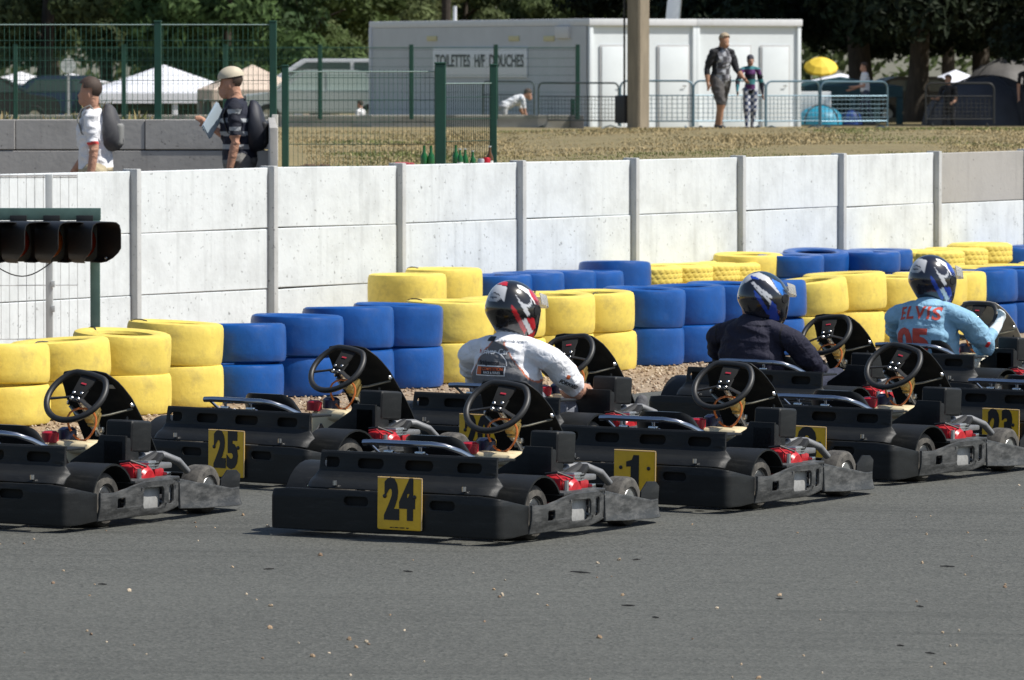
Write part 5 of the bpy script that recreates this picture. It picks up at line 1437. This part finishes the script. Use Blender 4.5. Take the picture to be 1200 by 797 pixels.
# ------------------------------------------------------------------ sanitary cabins
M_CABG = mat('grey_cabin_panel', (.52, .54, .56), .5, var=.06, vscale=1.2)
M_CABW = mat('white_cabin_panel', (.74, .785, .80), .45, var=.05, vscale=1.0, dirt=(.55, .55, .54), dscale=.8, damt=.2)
dC = 146.0
C0 = ug(690, dC)
dirL = V((-5.75, 11.2, 0)).normalized(); dirR = V((dirL.y, -dirL.x, 0)).normalized()
if dirR.x < 0: dirR = -dirR
zT = zat(24, dC); zB = .78
lenL = 12.2; lenR = 5.95
cab = empty('sanitary_cabin', C0 + V((0, 0, zB)), math.atan2(dirR.y, dirR.x), 'white modular toilet and shower cabins with a lettered sign and plain doors', 'cabin')
hC = zT - zB
# local x along the white face, local y back along the grey face
for k in range(2):
    x0, x1 = k * lenR / 2 + .0, (k + 1) * lenR / 2
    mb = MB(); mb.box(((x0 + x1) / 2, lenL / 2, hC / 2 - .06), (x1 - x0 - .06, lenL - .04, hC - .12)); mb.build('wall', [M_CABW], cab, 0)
    mb = MB(); mb.box(((x0 + x1) / 2, lenL / 2, hC - .04), (x1 - x0 + .06 - .01, lenL + .16, .17), bevel=.02); mb.build('roof', mat('cabin_roof_edge', (.66, .67, .68), .45, var=.06), cab)
    for xx in (x0 + .05, x1 - .05):
        mb = MB(); mb.box((xx, .0, hC / 2 - .04), (.10, .10, hC - .13), bevel=.012); mb.build('corner_post', M_CABW if (k or xx > .2) else M_CABW, cab)
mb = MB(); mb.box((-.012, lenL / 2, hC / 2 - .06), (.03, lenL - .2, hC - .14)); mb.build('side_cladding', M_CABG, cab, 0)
mb = MB(); mb.box((-.0, lenL - .06, hC / 2 - .06), (.14, .14, hC - .12), bevel=.02); mb.build('corner_post', mat('downpipe_grey', (.62, .63, .66), .5), cab)
for (a, b) in ((.35, .95), (1.95, 2.75), (3.75, 4.5), (4.85, 5.6)):
    mb = MB(); mb.box(((a + b) / 2, -.022, 1.02), (b - a, .03, 1.98), bevel=.006); dr_ = mb.build('door', M_CABW, cab)
    mb = MB(); mb.box(((a + b) / 2, -.008, 1.03), (b - a + .09, .02, 2.06), bevel=.004); mb.build('door_frame', mat('door_frame_grey', (.5, .5, .5), .5), dr_)
    mb = MB(); mb.tube([(b - .08, -.04, 1.05), (b - .08, -.08, 1.05), (b - .18, -.08, 1.05)], .011, 6); mb.build('handle', M_INK, dr_)
mb = MB(); mb.box((lenR / 2, .0, hC / 2 - .04), (.10, .06, hC - .16)); mb.build('joint_shadow', mat('joint_shadow_tone', (.10, .11, .115), .7), cab)  # dark strip painted for the shadow line where the two modules meet
# sign on the grey face: laid along local y; readable from outside (text runs towards the corner)
ys0, ys1 = 1.95 + .2, 6.1
sgn = MB()
def side_at(u):  # local y of the grey face at photo column u
    k = (u - 600) / F; return (k * C0.y - C0.x) / (dirL.x - k * dirL.y)
yA, yB = side_at(620), side_at(510)
zs1, zs0 = 2.37 - 0, 0
zS = (zat(73, dC + 3.5) - zB)
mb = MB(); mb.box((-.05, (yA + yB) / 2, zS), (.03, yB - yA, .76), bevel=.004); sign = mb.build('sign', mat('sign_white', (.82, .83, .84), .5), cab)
tb = text_bm('TOILETTES  H/F  DOUCHES', .46, .004, .012, 1.0)
xs = [v.co.x for v in tb.verts]; sc_ = (yB - yA) * .94 / (max(xs) - min(xs))
for v in tb.verts: v.co = V((-.068 - v.co.z, (yA + yB) / 2 - v.co.x * sc_, zS + v.co.y * .95 + .02))
mb = MB(); mb.add(tb); mb.build('sign_lettering', mat('sign_ink', (.08, .085, .09), .6), sign, 0)
for u in (508, 604, 645):
    y = side_at(u); mb = MB(); mb.box((-.04, y, zat(45, dC + y * .88) - zB), (.04, .55, .13), bevel=.01); mb.build('vent', mat('cream_vent', (.60, .55, .32), .6), cab)
y = side_at(662); mb = MB(); mb.box((-.06, y, zat(38, dC + y * .88) - zB), (.10, .7, .30), bevel=.02); mb.build('air_unit', mat('pale_unit', (.62, .62, .62), .5), cab)
yq = side_at(527) + .3; mb = MB(); mb.tube([(.3, yq, hC - .1), (.3, yq, hC + .42)], .05, 10); mb.box((lenR / 2, -.03, hC / 2 - .06), (.05, .05, hC - .14)) if False else None; mb.build('vent_pipe', mat('pipe_white', (.55, .56, .58), .5), cab)

# concrete power pole
dP = 112.0
pp = ug(748, dP); zP = 1.0
pole = empty('power_pole', V((pp.x, pp.y, zP)), rad(-46), 'tall square-section concrete power pole rising in front of the white cabins', 'pole')
mb = MB(); mb.box((0, 0, 4.7), (.34, .30, 9.6), bevel=.03, seg=1); mb.build('shaft', mat('pole_concrete', (.28, .235, .17), .9, var=.2, vscale=3, dirt=(.2, .17, .13), dscale=2, damt=.4, stretch=(3, 3, .5)), pole)
mb = MB()
for k in range(16): mb.box((-.168, 0, .6 + k * .58), (.012, .18, .42), bevel=.003, seg=1)
mb.build('recess_shade', mat('pole_recess_shade', (.09, .075, .06), .95), pole)  # thin boxes in darkened concrete colour, shade of the recesses painted on
mb = MB(); mb.tube([(-.2, -.17, .3), (-.2, -.17, 4), (-.2, -.17, 9)], .02, 6); mb.build('cable_conduit', M_TIE, pole)
mb = MB(); mb.box((-.30, -.1, .52), (.26, .2, .52), bevel=.02); b_ = mb.build('meter_box', mat('dark_box', (.03, .03, .032), .6), pole)
# bare slim mast far behind
dM = 178.0; q = ug(523, dM); mb = MB(); mb.tube([(0, 0, 0), (0, 0, 5), (0, 0, 10)], [.16, .14, .11], 10); o = mb.build('wooden_mast', mat('dark_timber', (.05, .04, .032), .9, var=.3)); o.location = (q.x, q.y, .6); tag(o, 'dark wooden mast rising behind the grey cabin roof', 'mast')
# feather flag behind the cabin
dF = 158.0; q = ug(795, dF); fr = empty('feather_flag', V((q.x, q.y, .8)), rad(-10), 'white feather flag leaning above the cabin roof', 'flag')
mb = MB(); mb.tube([(0, 0, 0), (0, 0, 2.4), (.1, 0, 3.6), (.35, 0, 4.6)], .02, 6); mb.build('flag_pole', M_ALU, fr)
bm_ = plate([(-.42, 1.9), (-.03, 1.9), (.0, 2.6), (.1, 3.6), (.35, 4.55), (.0, 4.4), (-.30, 3.2)], [], .012, .003); mb = MB(); mb.add(bm_, Matrix(((1, 0, 0, 0), (0, 0, 1, 0), (0, 1, 0, 0), (0, 0, 0, 1)))); mb.build('banner', mat('white_banner', (.78, .80, .82), .7), fr)

# crowd barriers
M_BAR = mat('barrier_steel', (.13, .21, .26), .4, .5, var=.1); M_BARD = mat('barrier_steel_dark', (.08, .10, .10), .5, .4)
def barrier(u0, u1, d0, d1, label, m=M_BAR, h=1.08, flat=False):
    A, B = ug(u0, d0), ug(u1, d1); z0 = bank_z((u0 + u1) / 2, d0)
    root = empty('crowd_barrier', V(((A.x + B.x) / 2, (A.y + B.y) / 2, z0)), math.atan2((B - A).y, (B - A).x), label, 'barrier', 'crowd barriers by the cabins')
    w_ = (B - A).length / 2; r = .022
    mb = MB(); pts = [(-w_, 0, .08), (-w_, 0, h - .15)] + [(-w_ + .15 - .15 * math.cos(a), 0, h - .15 + .15 * math.sin(a)) for a in frange(.3, math.pi / 2, 4)] + [(w_ - .15 + .15 * math.sin(a), 0, h - .15 + .15 * math.cos(a)) for a in frange(0, 1.3, 4)] + [(w_, 0, h - .15), (w_, 0, .08)]
    mb.tube(pts, r, 7); mb.tube([(-w_, 0, .2), (w_, 0, .2)], r * .8, 6); mb.tube([(-w_, 0, h - .32), (w_, 0, h - .32)], r * .7, 6)
    mb.build('frame', m, root)
    mb = MB(); n = max(4, int(2 * w_ / .11))
    for k in range(1, n): x = -w_ + 2 * w_ * k / n; mb.tube([(x, 0, .2), (x, 0, h - .32)], .008, 4, cap=False)
    for z in frange(.28, h - .4, 5): mb.tube([(-w_, 0, z), (w_, 0, z)], .006, 4, cap=False)
    mb.build('grille', m, root, 0)
    for sx in (-1, 1): mb = MB(); mb.tube([(sx * w_ * .8, -.3, .02), (sx * w_ * .8, 0, .09), (sx * w_ * .8, .3, .02)], .018, 6); mb.build('foot', m, root)
    return root
barrier(566, 626, 145, 143.5, 'dark crowd barrier beside the bending man in white', M_BARD)
barrier(631, 725, 141.5, 139.5, 'steel crowd barrier before the corner of the grey cabin', M_BARD)
barrier(727, 812, 131, 131, 'pale blue crowd barrier beside the power pole', M_BAR)
barrier(813, 897, 131, 131.5, 'pale blue crowd barrier behind the walking man and child', M_BAR)
barrier(898, 960, 132, 133, 'pale blue crowd barrier crossing the shaded cabin edge', M_BAR)
barrier(962, 1040, 133, 134, 'last crowd barrier with dark netting behind it, under the trees', M_BAR)
barrier(1085, 1165, 147, 147, 'dark crowd barrier in front of the dome tents', mat('rail_black', (.02, .022, .022), .6))

# ------------------------------------------------------------------ tents, cars and camp things
M_TENT = mat('white_marquee_cloth', (.74, .75, .80), .75, var=.05, vscale=1.0); M_BEIGE = mat('beige_tent_cloth', (.58, .47, .38), .8, var=.1, vscale=1.5)
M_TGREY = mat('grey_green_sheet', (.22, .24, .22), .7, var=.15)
def marquee(label, u, d, w_, eave, apex, base, m, side=None, legs=True):
    c = ug(u, d); root = empty('marquee', V((c.x, c.y, base)), rad(12), label, 'tent')
    h = w_ / 2; e = eave - base; a = apex - base
    mb = MB(); n = 10; ring = []
    for j in range(5):
        t = j / 4; rr_ = h * (1 - t) + .02; z = e + (a - e) * (t + .10 * t * (1 - t) * -1)
        ring.append([mb.bm.verts.new((x * rr_ / h, y * rr_ / h, z)) for (x, y) in [(-h, -h), (0, -h), (h, -h), (h, 0), (h, h), (0, h), (-h, h), (-h, 0)]])
    low = [mb.bm.verts.new((v.co.x, v.co.y, e - .28)) for v in ring[0]]
    for A, B in zip([low] + ring, ring):
        for k in range(8): mb.face([A[k], A[(k + 1) % 8], B[(k + 1) % 8], B[k]])
    mb.face(ring[-1]); mb.build('canopy', m, root, 30)
    if legs:
        for sx in (-1, 0, 1):
            for sy in (-1, 1):
                mb = MB(); mb.box((sx * h * .96, sy * h * .96, (e - .2) / 2), (.16, .10, e - .2), bevel=.01); mb.build('leg', m, root)
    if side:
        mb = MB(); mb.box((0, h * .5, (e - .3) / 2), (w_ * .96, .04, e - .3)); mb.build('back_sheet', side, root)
    return root
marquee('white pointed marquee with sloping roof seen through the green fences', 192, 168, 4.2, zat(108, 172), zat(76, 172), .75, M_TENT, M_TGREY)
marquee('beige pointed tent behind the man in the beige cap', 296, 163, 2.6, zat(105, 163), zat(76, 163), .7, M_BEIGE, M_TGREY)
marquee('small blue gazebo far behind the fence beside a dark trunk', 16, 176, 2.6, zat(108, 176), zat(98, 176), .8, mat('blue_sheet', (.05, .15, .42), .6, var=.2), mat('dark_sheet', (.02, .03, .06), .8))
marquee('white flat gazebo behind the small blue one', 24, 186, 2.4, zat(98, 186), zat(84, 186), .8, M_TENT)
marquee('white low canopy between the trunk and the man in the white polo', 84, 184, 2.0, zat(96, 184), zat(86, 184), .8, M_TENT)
# dome tents
def dome(label, u, d, w_, h, m, base, dp=None, ribs=M_TIE):
    c = ug(u, d); root = empty('dome_tent', V((c.x, c.y, base)), rad(RND.uniform(-20, 20)), label, 'tent', 'camping tents')
    mb = MB(); b2 = bmesh.new(); bmesh.ops.create_uvsphere(b2, u_segments=32, v_segments=20, radius=1)
    for v in list(b2.verts):
        if v.co.z < -.05: b2.verts.remove(v)
    for v in b2.verts: v.co = V((v.co.x * w_ / 2, v.co.y * (dp or w_) / 2, max(v.co.z, 0) ** .8 * h)) * (1 + .04 * noise.noise(v.co * 5))
    mb.add(b2); mb.build('flysheet', m, root, 60)
    mb = MB()
    for a in (.6, 2.2): mb.tube([(math.cos(a) * math.cos(t) * w_ / 2 * 1.01, math.sin(a) * math.cos(t) * (dp or w_) / 2 * 1.01, max(math.sin(t), 0) ** .8 * h * 1.015) for t in frange(.02, math.pi - .02, 24)], .02, 6)
    mb.build('tent_pole', ribs, root)
    return root
M_DKT = mat('dark_tent', (.035, .035, .04), .6, var=.2, vscale=3); M_GYT = mat('grey_tent', (.11, .105, .10), .6, var=.12)
dome('large dark dome tent with a pale grey top under the trees', 1180, 160, 3.0, 2.2, M_GYT, .3)
dome('low black dome tent in front of the grey one', 1158, 152, 3.5, 1.75, M_DKT, .3)
dome('turquoise dome tent behind the last crowd barrier', 962, 150, 1.15, .48, mat('turquoise_tent', (.01, .22, .34), .5, var=.15), zat(146, 150))
dome('small blue bag-like tent beside the turquoise one', 998, 150, .55, .38, mat('deep_blue_tent', (.02, .07, .28), .5, var=.15), zat(146, 150))
marquee('white pitched tent in the sun beyond the dark dome', 1120, 214, 3.0, zat(104, 214), zat(82, 214), .7, M_TENT, M_TENT)
marquee('white gazebo in the sun behind the yellow parasol', 985, 216, 2.6, zat(98, 216), zat(86, 216), .7, M_TENT, M_TENT)
marquee('dark teal awning behind the last crowd barrier', 985, 156, 2.6, zat(101, 156), zat(90, 156), .7, mat('teal_awning', (.012, .05, .06), .6, var=.2), mat('teal_sheet', (.012, .045, .055), .7))
mb = MB(); mb.box((0, 0, .55), (.78, .05, .55), bevel=.02); o = mb.build('white_board', mat('white_board_face', (.74, .76, .76), .6)); q = ug(956, 151); o.location = (q.x, q.y, zat(133, 151) - .27); tag(o, 'blank white board standing behind the last crowd barrier', 'board')
mb = MB(); mb.tube([(0, 0, -2.0), (0, 0, .0)], .03, 6)
o = empty('yellow_parasol', ug(962, 214) + V((0, 0, zat(70, 214))), 0, 'bright yellow parasol in the sun beyond the dark trees', 'parasol')
mb.build('parasol_pole', M_ALU, o); mb = MB(); mb.lathe([(.62, -.34), (.60, -.27), (.4, -.10), (.02, .04)], 12, Matrix.Rotation(rad(28), 4, 'X')); mb.build('parasol_canopy', mat('yellow_cloth', (.78, .56, .05), .7, var=.1), o, 0)
# cars
M_GLASS = mat('car_glass', (.05, .08, .08), .08, spec=.8); M_GLASSL = mat('pale_windscreen', (.42, .50, .46), .15)
def car(label, u, d, base, heading, paint, L_=4.2, h=1.45, van=False, glass=None):
    c = ug(u, d); root = empty('parked_van' if van else 'parked_car', V((c.x, c.y, base)), heading, label, 'van' if van else 'car', 'vehicles parked behind the far fence')
    k = L_ / 4.2
    body = [(-2.05, .35), (-2.1, .62), (-2.0, .88), (-1.2, .93), (1.0, .95), (1.9, .86), (2.08, .62), (2.05, .35)] if not van else [(-2.1, .3), (-2.15, 1.2), (-2.1, 1.3), (2.0, 1.3), (2.1, .9), (2.12, .3)]
    RX = Matrix.Rotation(math.pi / 2, 4, 'X')
    mb = MB(); mb.prism([(x * k, y) for x, y in body], 1.68, RX, .05); mb.build('body', paint, root, 40)
    cabp = [(-1.75, .9), (-1.25, h - .08), (-.9, h), (.35, h), (1.15, .92)] if not van else [(-2.1, 1.28), (-2.05, h - .06), (-1.95, h), (1.2, h), (1.95, 1.28)]
    mb = MB(); mb.prism([(x * k, y) for x, y in cabp], 1.42, RX, .04); cb = mb.build('cabin_shell', paint, root, 40)
    win = [(-1.5, .97), (-1.15, h - .12), (-.2, h - .09), (-.2, .97)], [(-.1, .97), (-.1, h - .09), (.32, h - .09), (.95, .97)]
    for wpoly in (win if not van else ([(-1.6, 1.34), (-1.55, h - .1), (-.2, h - .1), (-.2, 1.34)], [(-.1, 1.34), (-.1, h - .1), (1.1, h - .1), (1.65, 1.34)])):
        mb = MB(); mb.prism([(x * k, y) for x, y in wpoly], 1.45, RX, .01); mb.build('window', glass or M_GLASS, root)
    mb = MB(); mb.prism([(x * k, y) for x, y in ([(.42, h - .05), (1.12, .97), (1.17, .99), (.47, h - .02)])], 1.3, RX, .004); mb.build('windscreen', glass or M_GLASS, root)
    for x in (-1.3, 1.3):
        for y in (-.78, .78):
            mb = MB(); mb.lathe([(.16, -.09), (.29, -.1), (.31, -.05), (.31, .05), (.29, .1), (.16, .09)], 20, Matrix.Translation((x * k, y, .31)) @ RX, closed=True); o = mb.build('wheel', M_GRIP, root)
            mb = MB(); mb.lathe([(.001, -.06), (.17, -.08), (.17, .08), (.001, .06)], 16, Matrix.Translation((x * k, y, .31)) @ RX); mb.build('rim', M_ALU, o)
    return root
car('pale silver car with curved windows behind the lower mesh fence', 372, 160, .70, rad(185), mat('silver_paint', (.45, .49, .48), .3, .3, coat=.5), 4.4, 1.52, glass=M_GLASSL)
car('white van with long flat roof behind the silver car', 408, 171, .72, rad(178), mat('white_van_paint', (.74, .75, .76), .35, coat=.3), 4.4, 1.8, van=True)
car('dark green car behind the man in the beige cap', 318, 172, .55, rad(172), mat('dark_green_paint', (.012, .03, .03), .3, coat=.5), 3.9, 1.40)
car('dark blue car parked behind the fence near the dark trunk', 86, 170, .62, rad(8), mat('dark_blue_paint', (.012, .03, .07), .3, coat=.5), 4.0, 1.42)
car('black car at the picture edge under the blue gazebo', -12, 168, .6, rad(5), mat('black_paint', (.012, .013, .015), .3, coat=.5), 4.0, 1.4)
car('black car in deep shade beneath the big trees', 1080, 176, .6, rad(10), mat('black_paint', (.012, .013, .015), .3), 4.0, 1.4)
# slim light pole with round white sign
q = ug(80, 150); sp = empty('round_sign', V((q.x, q.y, .9)), 0, 'round white sign on a slim grey post behind the man in the polo', 'sign')
mb = MB(); mb.tube([(0, 0, 0), (0, 0, zat(78, 150) - .9)], .035, 8); mb.build('sign_post', M_GALV, sp)
mb = MB(); mb.lathe([(.001, -.01), (.19, -.01), (.19, .01), (.001, .01)], 24, Matrix.Translation((0, -.05, zat(77, 150) - .9)) @ Matrix.Rotation(math.pi / 2, 4, 'X')); mb.build('sign_disc', mat('pale_sign', (.62, .64, .62), .5, var=.4, vscale=9), sp)

# ------------------------------------------------------------------ trees
def leaf_mat(name, c, tr):
    m = bpy.data.materials.new(name); m.use_nodes = True; nt = m.node_tree; n = nt.nodes; L = nt.links; b = n['Principled BSDF']
    tc = n.new('ShaderNodeTexCoord'); oi = n.new('ShaderNodeObjectInfo')
    t = n.new('ShaderNodeTexNoise'); t.inputs['Scale'].default_value = .9; t.inputs['Detail'].default_value = 6; L.new(tc.outputs['Object'], t.inputs[0])
    r = n.new('ShaderNodeMapRange'); r.inputs[1].default_value = .3; r.inputs[2].default_value = .7; r.inputs[3].default_value = .55; r.inputs[4].default_value = 1.5; L.new(t.outputs['Fac'], r.inputs[0])
    x = n.new('ShaderNodeMix'); x.data_type = 'RGBA'; x.blend_type = 'MULTIPLY'; x.inputs[0].default_value = 1; x.inputs[6].default_value = (*c, 1); L.new(r.outputs[0], x.inputs[7])
    h = n.new('ShaderNodeHueSaturation'); L.new(x.outputs[2], h.inputs['Color'])
    r2 = n.new('ShaderNodeMapRange'); r2.inputs[3].default_value = .47; r2.inputs[4].default_value = .53; L.new(oi.outputs['Random'], r2.inputs[0]); L.new(r2.outputs[0], h.inputs['Hue'])
    L.new(h.outputs[0], b.inputs['Base Color']); b.inputs['Roughness'].default_value = .6; b.inputs['Specular IOR Level'].default_value = .12
    tl = n.new('ShaderNodeBsdfTranslucent'); L.new(h.outputs[0], tl.inputs[0]); ms = n.new('ShaderNodeMixShader'); ms.inputs[0].default_value = tr
    L.new(b.outputs[0], ms.inputs[1]); L.new(tl.outputs[0], ms.inputs[2]); L.new(ms.outputs[0], n['Material Output'].inputs[0])
    return m
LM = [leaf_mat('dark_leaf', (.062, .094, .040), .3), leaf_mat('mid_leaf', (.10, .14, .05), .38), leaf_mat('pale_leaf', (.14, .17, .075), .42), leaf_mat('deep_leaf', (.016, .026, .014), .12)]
BARK = mat('bark', (.06, .048, .036), .95, var=.35, vscale=5, bump=.6, bscale=12, stretch=(3, 3, .6))
def crown_mesh(seed, R_, z0, z1, nblob, nleaf, size, m, droop=.3):
    r = random.Random(seed); blobs = []
    for _ in range(nblob):
        t = r.random() ** .8; z = z0 + (z1 - z0) * t; k = (1 - abs(t - .42) ** 2 * 1.6); a = r.uniform(0, 6.283); q = R_ * max(.25, k) * math.sqrt(r.uniform(.15, 1)) * .85
        blobs.append((V((q * math.cos(a), q * math.sin(a), z - droop * (q / R_) ** 2)), r.uniform(.55, 1.25) * R_ * .24))
    vs = []; fs = []
    for i in range(nleaf):
        c, br = blobs[r.randrange(nblob)]
        d = V((r.gauss(0, 1), r.gauss(0, 1), r.gauss(0, 1))).normalized() * br * r.random() ** .45
        d.z *= .7
        p = c + d; s = size * r.uniform(.6, 1.3)
        n = (d.normalized() + V((r.gauss(0, .6), r.gauss(0, .6), r.gauss(.3, .6)))).normalized(); t = n.orthogonal().normalized(); t = Quaternion(n, r.uniform(0, 6.28)) @ t; b = n.cross(t)
        k = len(vs); vs += [p - t * s, p - b * s * .45 + n * s * .12, p + t * s, p + b * s * .45 + n * s * .12]; fs.append((k, k + 1, k + 2, k + 3))
    me = bpy.data.meshes.new('crown'); me.from_pydata(vs, [], fs); me.materials.append(m); me.update(); return me
def trunk_mesh(seed, h, r0, limbs=6):
    r = random.Random(seed); mb = MB(); pts = []; x = y = 0
    for k in range(8): pts.append((x, y, h * k / 7)); x += r.gauss(0, .07) * h / 8; y += r.gauss(0, .07) * h / 8
    mb.tube(pts, [r0 * (1.35 if k == 0 else 1) * (1 - .75 * k / 7) for k in range(8)], 10)
    for _ in range(limbs):
        k = r.randrange(2, 7); p = V(pts[k]); a = r.uniform(0, 6.28); L_ = h * r.uniform(.2, .38)
        mb.tube([p, p + V((math.cos(a) * L_ * .5, math.sin(a) * L_ * .5, L_ * .3)), p + V((math.cos(a) * L_, math.sin(a) * L_, L_ * .45))], [r0 * .42, r0 * .28, r0 * .1], 7)
    return mb.mesh('trunk', BARK, 60)
PROTO = {}
def proto(kind):
    if kind in PROTO: return PROTO[kind]
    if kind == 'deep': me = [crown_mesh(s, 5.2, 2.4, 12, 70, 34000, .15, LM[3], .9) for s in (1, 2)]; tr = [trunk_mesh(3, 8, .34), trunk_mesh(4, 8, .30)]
    if kind == 'dark': me = [crown_mesh(s, 4.6, 2.1, 11, 60, 28000, .15, LM[0], .9) for s in (5, 6)]; tr = [trunk_mesh(7, 8, .32), trunk_mesh(8, 8, .26)]
    if kind == 'mid': me = [crown_mesh(s, 3.8, .9, 9, 55, 20000, .16, LM[1], .5) for s in (9, 10)]; tr = [trunk_mesh(11, 6, .2), trunk_mesh(12, 6, .22)]
    if kind == 'pale': me = [crown_mesh(s, 3.4, .6, 7.5, 55, 18000, .14, LM[2], .4) for s in (13, 14)]; tr = [trunk_mesh(15, 5, .16), trunk_mesh(16, 5, .15)]
    PROTO[kind] = (me, tr); return PROTO[kind]
TN = [0]
def tree(kind, u, d, label, s=1.0, sz=1.0, base=.7):
    me, tr = proto(kind); i = TN[0] % 2; TN[0] += 1
    q = ug(u, d); root = empty('tree', V((q.x, q.y, base)), RND.uniform(0, 6.28), label, 'tree', 'trees behind the camp')
    root.scale = (s, s, s * sz)
    link_mesh('trunk', tr[i], root); link_mesh('crown', me[i], root)
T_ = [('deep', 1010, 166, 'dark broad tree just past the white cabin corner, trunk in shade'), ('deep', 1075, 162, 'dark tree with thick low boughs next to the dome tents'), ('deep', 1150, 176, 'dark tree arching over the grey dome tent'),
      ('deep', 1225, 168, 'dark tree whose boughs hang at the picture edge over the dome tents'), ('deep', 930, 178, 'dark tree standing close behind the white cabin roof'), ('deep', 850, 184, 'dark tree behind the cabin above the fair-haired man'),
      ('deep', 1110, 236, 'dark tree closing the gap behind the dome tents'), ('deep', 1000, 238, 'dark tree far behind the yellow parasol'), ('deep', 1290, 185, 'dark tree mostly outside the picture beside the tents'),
      ('dark', 45, 178, 'dark tree with a stout trunk beside the blue gazebo'), ('dark', -60, 190, 'dark tree at the picture edge above the black car'), ('dark', 130, 196, 'dark tree arching over the white marquee'), ('dark', 235, 190, 'dark tree between the marquee and the beige tent'),
      ('dark', 300, 205, 'dark bushy tree behind the beige tent'), ('dark', 60, 215, 'dark tree deep in the wood behind the blue gazebo'), ('dark', 190, 220, 'dark tree deep in the wood behind the marquee'),
      ('mid', 352, 196, 'mid-green tree with sunlit sprays above the silver car'), ('pale', 415, 205, 'pale green bush-like tree against the cabin end'), ('pale', 470, 215, 'pale green tree behind the grey cabin roof'), ('pale', 545, 222, 'light green tree behind the wooden mast'),
      ('pale', 620, 226, 'light green tree above the middle of the cabin roof'), ('pale', 690, 222, 'light green tree behind the cabin corner'), ('mid', 770, 214, 'mid-green tree behind the feather flag'), ('pale', 385, 225, 'pale tree behind the white van'), ('deep', 1345, 152, 'dark tree outside the picture shading the tents'), ('deep', 1440, 166, 'dark tree far outside the picture shading the tents'), ('mid', 265, 175, 'leafy mid-green sapling crown hanging over the fence end')]
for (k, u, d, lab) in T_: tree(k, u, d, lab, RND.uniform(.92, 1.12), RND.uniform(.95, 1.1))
me = crown_mesh(77, 1, 0, 1, 10, 10, .1, LM[3])
# far wood: one leafy mass
r = random.Random(5); vs = []; fs = []
for _ in range(42000):
    x = r.uniform(-38, 38); y = r.uniform(240, 256); z = r.random() ** .8 * (10 + 2.5 * noise.noise(V((x * .2, 0, 0)))) + .3
    if noise.noise(V((x * .5, y * .1, z * .5))) < -.25: continue
    s = r.uniform(.15, .34); n = V((r.gauss(0, 1), r.gauss(-.6, 1), r.gauss(.3, 1))).normalized(); t = n.orthogonal().normalized(); b = n.cross(t); p = V((x, y, z)); k = len(vs)
    vs += [p - t * s, p - b * s * .5, p + t * s, p + b * s * .5]; fs.append((k, k + 1, k + 2, k + 3))
me = bpy.data.meshes.new('woods'); me.from_pydata(vs, [], fs); me.materials.append(LM[2]); tag(link_mesh('woods', me), kind='stuff')
